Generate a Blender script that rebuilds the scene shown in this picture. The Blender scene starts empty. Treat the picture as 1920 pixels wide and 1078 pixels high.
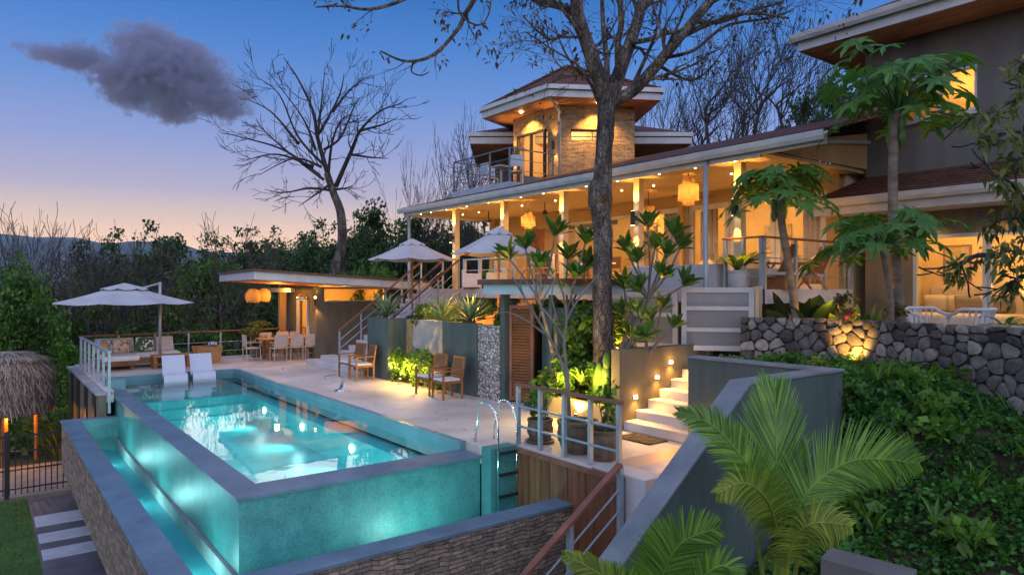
import bpy, math, random
import numpy as np
from mathutils import Vector, Matrix
R = math.radians
rnd = random.Random(7)
scene = bpy.context.scene
COL = scene.collection
CA, SA = math.cos(R(37.3)), math.sin(R(37.3))
CAMZ, FPX = 2.6, 1300.0
# world axes: X runs from the pool towards the house, Y along the pool away from the viewer, Z up, pool deck at z = 0
def at(px, py, d):
    r = (px-960)/FPX*d
    return Vector((SA*d+CA*r, CA*d-SA*r, CAMZ-(py-539)/FPX*d))
def rd(r, d, z): return Vector((SA*d+CA*r, CA*d-SA*r, z))
ORG = {}
def org(o): return ORG.get(o.name, Vector((0,0,0))) if o else Vector((0,0,0))

class MB:
    def __init__(s): s.v=[]; s.f=[]
    def add(s, vs, fs):
        n=len(s.v); s.v.extend([tuple(p) for p in vs]); s.f.extend([tuple(i+n for i in f) for f in fs]); return s
    def box(s, x0,x1,y0,y1,z0,z1):
        return s.add([(x0,y0,z0),(x1,y0,z0),(x1,y1,z0),(x0,y1,z0),(x0,y0,z1),(x1,y0,z1),(x1,y1,z1),(x0,y1,z1)],
              [(3,2,1,0),(4,5,6,7),(0,1,5,4),(1,2,6,5),(2,3,7,6),(3,0,4,7)])
    def hexa(s, b, t):   # bottom quad (ccw from above), top quad
        return s.add(list(b)+list(t), [(3,2,1,0),(4,5,6,7),(0,1,5,4),(1,2,6,5),(2,3,7,6),(3,0,4,7)])
    def prism(s, poly, z0, z1):
        n=len(poly)
        z0f = z0 if callable(z0) else (lambda x,y: z0)
        z1f = z1 if callable(z1) else (lambda x,y: z1)
        vs=[(x,y,z0f(x,y)) for x,y in poly]+[(x,y,z1f(x,y)) for x,y in poly]
        return s.add(vs, [tuple(range(n-1,-1,-1)), tuple(range(n,2*n))]+[(i,(i+1)%n,n+(i+1)%n,n+i) for i in range(n)])
    def extr(s, pts, vec):   # planar polygon extruded along vec
        n=len(pts); v=Vector(vec)
        vs=[Vector(p) for p in pts]; vs=vs+[p+v for p in vs]
        return s.add(vs, [tuple(range(n-1,-1,-1)), tuple(range(n,2*n))]+[(i,(i+1)%n,n+(i+1)%n,n+i) for i in range(n)])
    def bar(s, p, q, w, h, up=(0,0,1)):
        p=Vector(p); q=Vector(q); d=(q-p).normalized(); u=Vector(up)
        if abs(d.dot(u))>.99: u=Vector((0,1,0))
        a=d.cross(u).normalized()*w/2; b=a.cross(d).normalized()*h/2
        c=[-a-b,a-b,a+b,-a+b]
        return s.add([p+k for k in c]+[q+k for k in c], [(0,1,2,3),(7,6,5,4),(0,4,5,1),(1,5,6,2),(2,6,7,3),(3,7,4,0)])
    def path(s, pts, rad, n=8, cap=True):
        pts=[Vector(p) for p in pts]; m=len(pts)
        if not hasattr(rad,'__len__'): rad=[rad]*m
        base=len(s.v); prev=None
        for i,p in enumerate(pts):
            t=(pts[min(i+1,m-1)]-pts[max(i-1,0)])
            t=t.normalized() if t.length>1e-9 else Vector((0,0,1))
            if prev is None:
                ref=Vector((0,0,1)) if abs(t.z)<.9 else Vector((1,0,0)); a=t.cross(ref).normalized()
            else:
                a=prev-t*prev.dot(t)
                a=a.normalized() if a.length>1e-6 else t.orthogonal().normalized()
            prev=a; b=t.cross(a)
            for k in range(n):
                g=2*math.pi*k/n; s.v.append(tuple(p+(a*math.cos(g)+b*math.sin(g))*rad[i]))
        for i in range(m-1):
            for k in range(n):
                k2=(k+1)%n; s.f.append((base+i*n+k,base+i*n+k2,base+(i+1)*n+k2,base+(i+1)*n+k))
        if cap:
            s.f.append(tuple(base+k for k in range(n-1,-1,-1))); s.f.append(tuple(base+(m-1)*n+k for k in range(n)))
        return s
    def lathe(s, prof, c=(0,0,0), n=16, a0=0.0):
        base=len(s.v); m=len(prof)
        for r,z in prof:
            for k in range(n):
                g=a0+2*math.pi*k/n; s.v.append((c[0]+r*math.cos(g),c[1]+r*math.sin(g),c[2]+z))
        for i in range(m-1):
            for k in range(n):
                k2=(k+1)%n; s.f.append((base+i*n+k,base+i*n+k2,base+(i+1)*n+k2,base+(i+1)*n+k))
        return s
    def disc(s, c, r, n=12, up=1):
        base=len(s.v)
        for k in range(n):
            g=2*math.pi*k/n; s.v.append((c[0]+r*math.cos(g),c[1]+r*math.sin(g),c[2]))
        s.f.append(tuple(base+k for k in (range(n) if up>0 else range(n-1,-1,-1)))); return s
    def ball(s, c, rx, ry=None, rz=None, n=10, m=6):
        ry=ry or rx; rz=rz or rx
        prof=[(math.sin(math.pi*i/m),-math.cos(math.pi*i/m)) for i in range(m+1)]
        base=len(s.v); s.lathe([(max(r,1e-3),z) for r,z in prof],(0,0,0),n)
        for i in range(base,len(s.v)):
            x,y,z=s.v[i]; s.v[i]=(c[0]+x*rx,c[1]+y*ry,c[2]+z*rz)
        return s
    def leaves(s, P, A, B, L, W, droop=0.0):   # N pointed leaf faces
        P=np.asarray(P,float); N=len(P); L=np.asarray(L).reshape(-1,1)*np.ones((N,1)); W=np.asarray(W).reshape(-1,1)*np.ones((N,1))
        m=P+A*L*.45; tip=P+A*L; tip[:,2]-=droop*L[:,0]
        V=np.stack([P,m+B*W,tip,m-B*W],1).reshape(-1,3); n=len(s.v)
        s.v.extend(map(tuple,V.tolist())); s.f.extend([(n+4*i,n+4*i+1,n+4*i+2,n+4*i+3) for i in range(N)]); return s
    def build(s, name, mat, parent=None, smooth=False, bevel=0.0):
        o=org(parent)
        me=bpy.data.meshes.new(name)
        vs=s.v if o.length==0 else [(x-o.x,y-o.y,z-o.z) for x,y,z in s.v]
        me.from_pydata(vs,[],s.f); me.update()
        if smooth:
            me.polygons.foreach_set('use_smooth',[True]*len(me.polygons))
            if smooth=='auto' or isinstance(smooth,float):
                try: me.set_sharp_from_angle(angle=R(40))
                except Exception: pass
        me.materials.append(mat)
        ob=bpy.data.objects.new(name,me); COL.objects.link(ob)
        if parent:
            ob.parent=parent; ORG[ob.name]=o
        if bevel:
            m=ob.modifiers.new('edge','BEVEL'); m.width=bevel; m.segments=2; m.limit_method='ANGLE'; m.harden_normals=False
        return ob

def tag(o, label=None, cat=None, group=None, kind=None):
    if label: o['label']=label
    if cat: o['category']=cat
    if group: o['group']=group
    if kind: o['kind']=kind
    return o
def empty(name, loc, label, cat, group=None, rz=0):
    o=bpy.data.objects.new(name,None); COL.objects.link(o); o.location=loc; o.rotation_euler.z=rz; o.empty_display_size=.2
    ORG[o.name]=Vector(loc); return tag(o,label,cat,group)
def copy_tree(o, loc=None, rz=None, label=None, group=None, parent=None, scale=None):
    c=o.copy(); COL.objects.link(c)
    if parent: c.parent=parent
    if loc is not None: c.location=loc
    if rz is not None: c.rotation_euler.z=rz
    if scale: c.scale=(scale,)*3 if not hasattr(scale,'__len__') else scale
    if label: c['label']=label
    if group: c['group']=group
    for ch in list(o.children): copy_tree(ch,parent=c)
    return c
WM=4.0
def warm(c): return (1,c[1]*.82,c[2]*.48) if c[0]==1 else c
def point(loc, W, col=(1,.6,.24), r=.05, name='lamp_glow', parent=None):
    l=bpy.data.lights.new(name,'POINT'); l.energy=W*(WM if col[0]==1 else 1); l.color=warm(col); l.shadow_soft_size=r
    o=bpy.data.objects.new(name,l); o.location=loc; COL.objects.link(o); return o
def spot(loc, target, W, col=(1,.6,.24), ang=70, r=.04, blend=.6):
    l=bpy.data.lights.new('lamp_beam','SPOT'); l.energy=W*(WM if col[0]==1 else 1); l.color=warm(col); l.shadow_soft_size=r; l.spot_size=R(ang); l.spot_blend=blend
    o=bpy.data.objects.new('lamp_beam',l); o.location=loc; o.rotation_euler=(Vector(target)-Vector(loc)).to_track_quat('-Z','Y').to_euler(); COL.objects.link(o); return o
def wall_open(mb, p0, p1, z0, z1, th, ops=()):
    """vertical wall from p0 to p1 (2D), thickness th to the left of p0->p1, rectangular openings (t0,t1,za,zb)"""
    p0=Vector((p0[0],p0[1],0)); p1=Vector((p1[0],p1[1],0)); L=(p1-p0).length; d=(p1-p0)/L; n=Vector((-d.y,d.x,0))*th
    def blk(a,b,za,zb):
        if b-a<1e-4 or zb-za<1e-4: return
        q=[p0+d*a,p0+d*b,p0+d*b+n,p0+d*a+n]
        mb.hexa([(v.x,v.y,za) for v in q],[(v.x,v.y,zb) for v in q])
    t=0
    for (a,b,za,zb) in sorted(ops):
        blk(t,a,z0,z1); blk(a,b,z0,za); blk(a,b,zb,z1); t=b
    blk(t,L,z0,z1); return mb
def frame_rect(mb, p0, p1, za, zb, w, dep, mull=()):
    """window frame between 2D points, members w wide, dep deep, vertical mullions at fractions"""
    p0=Vector((p0[0],p0[1],0)); p1=Vector((p1[0],p1[1],0)); d=(p1-p0).normalized(); n=Vector((-d.y,d.x,0))*dep/2; L=(p1-p0).length
    def blk(a,b,z0,z1):
        q=[p0+d*a-n,p0+d*b-n,p0+d*b+n,p0+d*a+n]; mb.hexa([(v.x,v.y,z0) for v in q],[(v.x,v.y,z1) for v in q])
    blk(0,L,za,za+w); blk(0,L,zb-w,zb); blk(0,w,za+w,zb-w); blk(L-w,L,za+w,zb-w)
    for m in mull: blk(L*m-w/2,L*m+w/2,za+w,zb-w)
    return mb
def pane_rect(mb, p0, p1, za, zb, th=.012):
    p0=Vector((p0[0],p0[1],0)); p1=Vector((p1[0],p1[1],0)); d=(p1-p0).normalized(); n=Vector((-d.y,d.x,0))*th/2
    q=[p0-n,p1-n,p1+n,p0+n]; return mb.hexa([(v.x,v.y,za) for v in q],[(v.x,v.y,zb) for v in q])

# ---------------------------------------------------------------- materials
def nodes(name):
    m=bpy.data.materials.new(name); m.use_nodes=True; nt=m.node_tree; nt.nodes.clear()
    out=nt.nodes.new('ShaderNodeOutputMaterial'); return m,nt,out
def N(nt,t,**k):
    n=nt.nodes.new('ShaderNode'+t)
    for a,b in k.items():
        if a.startswith('i_'): n.inputs[a[2:].replace('_',' ')].default_value=b
        else: setattr(n,a,b)
    return n
def c4(c): return (c[0],c[1],c[2],1)
def mixc(nt, fac, a, b, mode='MIX'):
    n=nt.nodes.new('ShaderNodeMix'); n.data_type='RGBA'; n.blend_type=mode
    for s,v in ((0,fac),(6,a),(7,b)):
        if hasattr(v,'is_linked') or hasattr(v,'node'): nt.links.new(v,n.inputs[s])
        else: n.inputs[s].default_value = v if s==0 else c4(v)
    return n.outputs[2]
def ramp(nt, fac, stops):
    n=nt.nodes.new('ShaderNodeValToRGB'); e=n.color_ramp.elements
    while len(e)<len(stops): e.new(.5)
    for i,(p,c) in enumerate(stops): e[i].position=p; e[i].color=c4(c) if len(c)==3 else c
    nt.links.new(fac,n.inputs[0]); return n.outputs[0]
def coords(nt, scale=(1,1,1), kind='Object'):
    t=N(nt,'TexCoord'); m=N(nt,'Mapping'); m.inputs['Scale'].default_value=scale; nt.links.new(t.outputs[kind],m.inputs[0]); return m.outputs[0]
def noise(nt, vec, sc, det=4, rough=.55, dist=0):
    n=N(nt,'TexNoise'); n.inputs['Scale'].default_value=sc; n.inputs['Detail'].default_value=det; n.inputs['Roughness'].default_value=rough; n.inputs['Distortion'].default_value=dist
    nt.links.new(vec,n.inputs['Vector']); return n.outputs['Fac']
def bump(nt, h, strength=.4, dist=.02, prev=None):
    b=N(nt,'Bump'); b.inputs['Strength'].default_value=strength; b.inputs['Distance'].default_value=dist; nt.links.new(h,b.inputs['Height'])
    if prev is not None: nt.links.new(prev,b.inputs['Normal'])
    return b.outputs[0]
def princ(nt,out,col,rough=.6,normal=None,metal=0,spec=.4,**k):
    p=N(nt,'BsdfPrincipled'); p.inputs['Roughness'].default_value=rough; p.inputs['Metallic'].default_value=metal; p.inputs['Specular IOR Level'].default_value=spec
    if hasattr(col,'node'): nt.links.new(col,p.inputs['Base Color'])
    else: p.inputs['Base Color'].default_value=c4(col)
    if normal is not None: nt.links.new(normal,p.inputs['Normal'])
    for a,b in k.items(): p.inputs[a].default_value=b
    nt.links.new(p.outputs[0],out.inputs[0]); return p
def mat(name, c1, c2=None, rough=.6, sc=4, det=5, bmp=.15, bsc=None, st=(1,1,1), metal=0, spec=.35, contrast=(.35,.65), bd=.02):
    m,nt,out=nodes(name); v=coords(nt,st)
    c2=c2 or tuple(x*.75 for x in c1)
    f=noise(nt,v,sc,det); col=ramp(nt,f,[(contrast[0],c2),(contrast[1],c1)])
    nrm=bump(nt,noise(nt,v,bsc or sc*6,4),bmp,bd) if bmp else None
    princ(nt,out,col,rough,nrm,metal,spec); return m
def wallvec(nt, su=1, sz=1):
    t=N(nt,'TexCoord'); s=N(nt,'SeparateXYZ'); nt.links.new(t.outputs['Object'],s.inputs[0])
    a=N(nt,'Math',operation='ADD'); nt.links.new(s.outputs[0],a.inputs[0]); nt.links.new(s.outputs[1],a.inputs[1])
    c=N(nt,'CombineXYZ')
    for src,k,i in ((a.outputs[0],su,0),(s.outputs[2],sz,1)):
        q=N(nt,'Math',operation='MULTIPLY'); q.inputs[1].default_value=k; nt.links.new(src,q.inputs[0]); nt.links.new(q.outputs[0],c.inputs[i])
    return c.outputs[0]
def brickmat(name, cols, bw, bh, mortar, mcol, rough=.8, bstr=.6, bd=.03, warp=.02, spec=.3):
    m,nt,out=nodes(name); v=wallvec(nt)
    nz=N(nt,'TexNoise'); nz.inputs['Scale'].default_value=3; nt.links.new(v,nz.inputs['Vector'])
    wv=N(nt,'VectorMath',operation='MULTIPLY_ADD'); nt.links.new(nz.outputs['Color'],wv.inputs[0]); wv.inputs[1].default_value=(warp,warp,0); nt.links.new(v,wv.inputs[2])
    b=N(nt,'TexBrick'); b.inputs['Scale'].default_value=1; b.inputs['Brick Width'].default_value=bw; b.inputs['Row Height'].default_value=bh; b.inputs['Mortar Size'].default_value=mortar; b.inputs['Mortar Smooth'].default_value=.3; b.inputs['Bias'].default_value=0
    b.inputs['Color1'].default_value=c4(cols[0]); b.inputs['Color2'].default_value=c4(cols[1]); b.inputs['Mortar'].default_value=c4(mcol); b.offset=.37; b.squash=.7; b.squash_frequency=3
    nt.links.new(wv.outputs[0],b.inputs['Vector'])
    f=noise(nt,v,9,5,.65); col=mixc(nt,1.0,b.outputs[0],ramp(nt,f,[(.3,(.45,.45,.45)),(.7,(1.35,1.3,1.2))]),'MULTIPLY')
    h=N(nt,'Math',operation='SUBTRACT'); nt.links.new(f,h.inputs[0]); nt.links.new(b.outputs['Fac'],h.inputs[1])
    princ(nt,out,col,rough,bump(nt,h.outputs[0],bstr,bd),0,spec); return m
def rubble(name, cols, sc, edge=.05, bd=.06, mcol=(.02,.02,.022)):
    m,nt,out=nodes(name); v=coords(nt,(1,1,1.25))
    nz=N(nt,'TexNoise'); nz.inputs['Scale'].default_value=2.2; nt.links.new(v,nz.inputs['Vector'])
    wv=N(nt,'VectorMath',operation='MULTIPLY_ADD'); nt.links.new(nz.outputs['Color'],wv.inputs[0]); wv.inputs[1].default_value=(.22,.22,.22); nt.links.new(v,wv.inputs[2])
    a=N(nt,'TexVoronoi'); a.inputs['Scale'].default_value=sc; a.inputs['Randomness'].default_value=.9; nt.links.new(wv.outputs[0],a.inputs['Vector'])
    e=N(nt,'TexVoronoi'); e.feature='DISTANCE_TO_EDGE'; e.inputs['Scale'].default_value=sc; e.inputs['Randomness'].default_value=.9; nt.links.new(wv.outputs[0],e.inputs['Vector'])
    sp=N(nt,'SeparateColor'); nt.links.new(a.outputs['Color'],sp.inputs[0])
    col=ramp(nt,sp.outputs[0],[(0,cols[0]),(.35,cols[1]),(.7,cols[2]),(1,cols[3])])
    f=noise(nt,v,14,6,.65); col=mixc(nt,1,col,ramp(nt,f,[(.3,(.5,.5,.5)),(.7,(1.3,1.3,1.3))]),'MULTIPLY')
    ed=ramp(nt,e.outputs['Distance'],[(0,(0,0,0)),(edge,(1,1,1))]); col=mixc(nt,ed,mcol,col)
    h=ramp(nt,e.outputs['Distance'],[(0,(0,0,0)),(.3,(1,1,1))]); hm=mixc(nt,.12,h,f)
    princ(nt,out,col,.8,bump(nt,hm,.9,bd),0,.3); return m
def leafmat(name, c1, c2, sc=2.0, rough=.45, trans=.35, spec=.4, hues=None):
    m,nt,out=nodes(name); t=N(nt,'TexCoord')
    f=noise(nt,t.outputs['Object'],sc,4,.6); g=N(nt,'NewGeometry')
    col=ramp(nt,f,[(.32,c2),(.68,c1)])
    col=mixc(nt,g.outputs['Random Per Island'],col,tuple(min(1,x*1.5+.004) for x in c1)) if False else mixc(nt,1,col,ramp(nt,g.outputs['Random Per Island'],[(0,(.5,.55,.5)),(.5,(1,1,1)),(1,(1.7,1.55,1.2))]),'MULTIPLY')
    p=N(nt,'BsdfPrincipled'); p.inputs['Roughness'].default_value=rough; p.inputs['Specular IOR Level'].default_value=spec; nt.links.new(col,p.inputs['Base Color'])
    tr=N(nt,'BsdfTranslucent'); nt.links.new(mixc(nt,1,col,(1.5,1.6,.6),'MULTIPLY'),tr.inputs[0])
    mx=N(nt,'MixShader'); mx.inputs[0].default_value=trans; nt.links.new(p.outputs[0],mx.inputs[1]); nt.links.new(tr.outputs[0],mx.inputs[2]); nt.links.new(mx.outputs[0],out.inputs[0]); return m
def emis(name, col, s):
    m,nt,out=nodes(name); e=N(nt,'Emission'); e.inputs[0].default_value=c4(col); e.inputs[1].default_value=s; nt.links.new(e.outputs[0],out.inputs[0]); return m
def front(nt,f):
    g=N(nt,'NewGeometry'); a=N(nt,'Math',operation='SUBTRACT'); a.inputs[0].default_value=1; nt.links.new(g.outputs['Backfacing'],a.inputs[1]); b=N(nt,'Math',operation='MULTIPLY'); nt.links.new(a.outputs[0],b.inputs[0]); nt.links.new(f,b.inputs[1]); return b.outputs[0]
def thinglass(name, tint=(1,1,1), rough=.0, refl=1.0, ior=1.45, frost=0):
    m,nt,out=nodes(name); t=N(nt,'BsdfTransparent'); t.inputs[0].default_value=c4(tint); g=N(nt,'BsdfGlossy'); g.inputs['Roughness'].default_value=rough
    fr=N(nt,'Fresnel'); fr.inputs[0].default_value=ior; k=N(nt,'Math',operation='MULTIPLY'); k.inputs[1].default_value=refl; nt.links.new(front(nt,fr.outputs[0]),k.inputs[0])
    base=t.outputs[0]
    if frost:
        d=N(nt,'BsdfTranslucent'); d.inputs[0].default_value=(.6,.65,.7,1); d2=N(nt,'BsdfDiffuse'); d2.inputs[0].default_value=(.5,.55,.6,1); a=N(nt,'MixShader'); a.inputs[0].default_value=.5
        nt.links.new(d.outputs[0],a.inputs[1]); nt.links.new(d2.outputs[0],a.inputs[2]); b=N(nt,'MixShader'); b.inputs[0].default_value=frost; nt.links.new(base,b.inputs[1]); nt.links.new(a.outputs[0],b.inputs[2]); base=b.outputs[0]
    mx=N(nt,'MixShader'); nt.links.new(k.outputs[0],mx.inputs[0]); nt.links.new(base,mx.inputs[1]); nt.links.new(g.outputs[0],mx.inputs[2]); nt.links.new(mx.outputs[0],out.inputs[0]); return m
def watermat(name, tint, sc=1.4, strength=.06):
    m,nt,out=nodes(name); v=coords(nt)
    n1=bump(nt,noise(nt,v,sc,2,.5,.3),strength,.1); n2=bump(nt,noise(nt,v,sc*5,2),strength*.35,.03,n1)
    t=N(nt,'BsdfTransparent'); t.inputs[0].default_value=c4(tint); g=N(nt,'BsdfGlossy'); g.inputs['Roughness'].default_value=.02; nt.links.new(n2,g.inputs['Normal'])
    fr=N(nt,'Fresnel'); fr.inputs[0].default_value=1.33; nt.links.new(n2,fr.inputs['Normal'])
    mx=N(nt,'MixShader'); nt.links.new(front(nt,fr.outputs[0]),mx.inputs[0]); nt.links.new(t.outputs[0],mx.inputs[1]); nt.links.new(g.outputs[0],mx.inputs[2]); nt.links.new(mx.outputs[0],out.inputs[0]); return m
def weave(name, col, dark, sc, trans=.5):
    m,nt,out=nodes(name); v=wallvec(nt,sc,sc); ck=N(nt,'TexBrick'); ck.inputs['Scale'].default_value=1; ck.inputs['Mortar Size'].default_value=.12; ck.inputs['Brick Width'].default_value=1.0; ck.inputs['Row Height'].default_value=.5
    ck.inputs['Color1'].default_value=c4(col); ck.inputs['Color2'].default_value=c4(tuple(x*.8 for x in col)); ck.inputs['Mortar'].default_value=c4(dark); nt.links.new(v,ck.inputs['Vector'])
    d=N(nt,'BsdfDiffuse'); t=N(nt,'BsdfTranslucent'); nt.links.new(ck.outputs[0],d.inputs[0]); nt.links.new(ck.outputs[0],t.inputs[0])
    mx=N(nt,'MixShader'); mx.inputs[0].default_value=trans; nt.links.new(d.outputs[0],mx.inputs[1]); nt.links.new(t.outputs[0],mx.inputs[2]); nt.links.new(mx.outputs[0],out.inputs[0]); return m
def patternfab(name, base, stops, sc=9):
    m,nt,out=nodes(name); v=coords(nt); f=noise(nt,v,sc,2,.5,1.0); princ(nt,out,ramp(nt,f,stops),.85); return m

WARM=(1,.58,.2)
DECK=mat('deck_concrete',(0.626,0.572,0.518),(0.4,0.362,0.335),.62,.55,8,.12,30,spec=.35,contrast=(.34,.62))
STEP=mat('white_step',(0.541,0.533,0.541),(0.426,0.418,0.426),.65,1.5,5,.08,40)
GREEN=mat('green_render',(.08,.115,.11),(.05,.075,.073),.75,2.2,7,.2,60,st=(1.6,1.6,.35),contrast=(.3,.7))
OLIVE=mat('olive_render',(.17,.155,.11),(.11,.10,.072),.8,2,7,.2,60,st=(1.5,1.5,.4),contrast=(.3,.72))
CONC=mat('grey_concrete',(.36,.37,.38),(.24,.25,.26),.8,1.6,6,.2,30)
WHITE=mat('white_paint',(.52,.53,.54),(.43,.44,.46),.45,3,4,.03,40)
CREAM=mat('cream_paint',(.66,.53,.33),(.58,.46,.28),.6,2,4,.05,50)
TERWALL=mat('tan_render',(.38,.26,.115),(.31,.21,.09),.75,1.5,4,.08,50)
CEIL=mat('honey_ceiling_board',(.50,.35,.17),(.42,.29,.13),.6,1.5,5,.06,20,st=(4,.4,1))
GREYWALL=mat('grey_render',(.18,.175,.165),(.115,.112,.108),.85,1.1,7,.25,60,st=(1.5,1.5,.4),contrast=(.3,.72))
METAL=mat('grey_steel_paint',(.36,.42,.47),(.30,.36,.40),.4,4,3,.02,50,metal=.3,spec=.5)
CHROME=mat('chrome_steel',(.8,.82,.84),(.7,.72,.74),.12,4,2,0,metal=1)
DARK=mat('dark_metal',(.025,.025,.028),(.015,.015,.017),.5,5,3,.05,40,spec=.4)
WOOD=mat('teak_wood',(0.325,0.144,0.0562),(0.188,0.075,0.0275),.5,3,6,.15,20,st=(1,1,1),contrast=(.3,.7))
WOODV=mat('plank_wood',(.23,.095,.042),(.08,.032,.014),.55,3.2,6,.25,14,st=(3,3,.25),contrast=(.28,.72))
RAILWOOD=mat('rail_wood',(.27,.115,.07),(.15,.06,.035),.4,2.5,6,.15,14,st=(1,1,1),contrast=(.3,.7))
TEAKL=mat('light_teak',(0.432,0.228,0.09),(0.288,0.138,0.048),.5,3,6,.15,20,contrast=(.3,.7))
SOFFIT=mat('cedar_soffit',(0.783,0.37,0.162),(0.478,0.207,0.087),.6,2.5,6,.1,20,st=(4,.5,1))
FABW=mat('white_fabric',(.70,.68,.66),(.6,.58,.56),.9,8,4,.15,80)
FABB=mat('beige_fabric',(.55,.47,.42),(.47,.40,.36),.9,8,4,.15,80)
UMB=mat('umbrella_canvas',(0.446,0.446,0.461),(0.374,0.374,0.389),.85,1.5,4,.06,60)
LOUNGE=mat('white_moulded_plastic',(.46,.51,.60),(.42,.47,.56),.4,2,3,0)
WICK=mat('brown_wicker',(.20,.10,.045),(.09,.04,.018),.7,60,3,.5,90)
TILE=mat('turquoise_tile',(.10,.56,.56),(.08,.48,.49),.35,1.2,6,.05,20)
SHELF=mat('grey_green_tile',(.15,.30,.34),(.11,.24,.28),.4,1.5,6,.05,20)
COPE=mat('slate_coping',(.135,.20,.255),(.09,.14,.185),.4,2.5,6,.1,30,spec=.5)
def _wet():
    m,nt,out=nodes('wet_green_stone'); v=coords(nt,(1,1,1)); f=noise(nt,v,38,4,.7); g=noise(nt,v,3,5,.6)
    col=mixc(nt,1,ramp(nt,g,[(.3,(.05,.19,.205)),(.7,(.085,.30,.30))]),ramp(nt,f,[(.35,(.7,.72,.72)),(.7,(1.35,1.3,1.2))]),'MULTIPLY')
    v2=coords(nt,(9,9,.6)); h=mixc(nt,.5,f,noise(nt,v2,2,3))
    princ(nt,out,col,.42,bump(nt,h,.3,.015),0,.5); return m
WET=_wet()
LEDGER=brickmat('ledger_stone',((.38,.31,.245),(.18,.155,.135)),.36,.06,.004,(.03,.027,.024),.8,1.0,.05,.11)
TOWSTONE=brickmat('sand_ledger_stone',((.46,.345,.20),(.35,.26,.15)),.2,.042,.004,(.15,.105,.055),.9,.9,.04,.05)
RUBBLE=rubble('rubble_stone',((.06,.065,.075),(.13,.14,.15),(.20,.205,.20),(.27,.26,.24)),4.2)
GABION=rubble('pebble_panel',((.35,.33,.30),(.5,.48,.44),(.6,.58,.54),(.7,.68,.64)),9.5,.13,.04)
ROOF=brickmat('terracotta_tile',((.20,.085,.055),(.12,.05,.036)),.24,.065,.012,(.02,.01,.008),.75,1.0,.05,.01)
FLATROOF=mat('brown_roof_felt',(.14,.085,.06),(.09,.055,.04),.9,2,5,.2,40)
GLASS=thinglass('window_glass',(.95,.96,.95))
FROST=thinglass('frosted_glass',(.8,.85,.88),.25,1,1.4,.5)
POOLW=watermat('clear_pool_water',(.74,.96,.96),1.0,.034)
TROUGHW=watermat('trough_water_film',(.62,.9,.94),2.2,.05)
TROUGHF=mat('trough_floor_tile',(.10,.50,.52),(.08,.42,.45),.4,3,5,.1,20)
BULB=emis('warm_bulb',(1,.62,.26),14)
BULBS=emis('warm_downlight',(1,.66,.3),30)
POOLL=emis('pool_lamp_lens',(.75,1,.97),22)
WOVEN=weave('woven_rattan',(.62,.42,.2),(.22,.12,.05),26,.55)
SHADE=mat('lamp_shade_fabric',(.8,.7,.5),(.75,.65,.45),.8,8,2,0)
SOIL=mat('dark_soil',(.05,.035,.022),(.03,.02,.013),.95,6,6,.5,30)
GRASS=mat('lawn_grass',(.06,.13,.025),(.03,.075,.014),.85,1.2,6,.6,120)
DIRT=mat('woodland_floor',(.05,.055,.03),(.03,.032,.018),.95,.4,6,.4,20)
def _bark():
    m,nt,out=nodes('grey_bark'); v=coords(nt,(1,1,.4)); f=noise(nt,v,4.5,8,.62,.4); g=noise(nt,v,26,6,.7)
    nz=N(nt,'TexNoise'); nz.inputs['Scale'].default_value=7; nt.links.new(v,nz.inputs['Vector']); wv=N(nt,'VectorMath',operation='MULTIPLY_ADD'); nt.links.new(nz.outputs['Color'],wv.inputs[0]); wv.inputs[1].default_value=(.16,.16,.16); nt.links.new(v,wv.inputs[2])
    e=N(nt,'TexVoronoi'); e.feature='DISTANCE_TO_EDGE'; e.inputs['Scale'].default_value=15; nt.links.new(wv.outputs[0],e.inputs['Vector'])
    col=ramp(nt,f,[(.34,(.045,.04,.037)),(.5,(.11,.095,.082)),(.62,(.20,.175,.15)),(.72,(.30,.27,.235))]); cr=ramp(nt,e.outputs['Distance'],[(0,(.3,.3,.3)),(.09,(1,1,1))]); col=mixc(nt,1,col,cr,'MULTIPLY')
    h=mixc(nt,.45,cr,g); princ(nt,out,col,.88,bump(nt,h,1.0,.05),0,.25); return m
BARK=_bark()
BARKD=mat('dark_bark',(.05,.045,.045),(.028,.026,.028),.9,3,5,.4,15)
BARKG=mat('pale_bark',(0.198,0.18,0.155),(0.124,0.108,0.093),.8,5,5,.3,20)
STEM=mat('papaya_bark',(.22,.18,.14),(.12,.095,.07),.8,4,5,.5,22,st=(1,1,3))
L_DARK=leafmat('dark_leaf',(0.0472,0.102,0.0296),(0.0215,0.0485,0.0161),.7)
L_MID=leafmat('mid_leaf',(0.0944,0.205,0.0377),(0.0377,0.0944,0.0206),.6)
L_OLIVE=leafmat('olive_leaf',(0.136,0.176,0.048),(0.064,0.088,0.0288),.6)
L_BRIGHT=leafmat('bright_leaf',(0.112,0.237,0.0375),(0.0562,0.138,0.025),.8,trans=.4)
L_COVER=leafmat('cover_leaf',(0.0789,0.236,0.0433),(0.0257,0.0884,0.0197),1.3,.4)
L_PLUM=leafmat('plumeria_leaf',(0.084,0.196,0.0392),(0.049,0.126,0.028),3,.35,.35,.5)
L_PAP=leafmat('papaya_leaf',(0.0527,0.152,0.0292),(0.0292,0.0936,0.0211),3,.4,.35)
L_PALM=leafmat('palm_leaf',(0.163,0.325,0.0569),(0.0813,0.203,0.0358),2.5,.4,.4,.5)
L_PALMY=leafmat('yellow_palm_leaf',(0.235,0.304,0.062),(0.124,0.206,0.0414),3,.45,.4)
L_AGAVE=leafmat('agave_leaf',(0.221,0.323,0.221),(0.0935,0.17,0.102),7,.45,.15)
L_DRY=leafmat('dry_leaf',(.09,.06,.03),(.04,.028,.016),1.0)
THATCH=mat('dry_thatch',(.30,.23,.18),(.07,.05,.04),.95,3,6,.8,30,st=(9,9,.8),contrast=(.3,.7))
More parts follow.
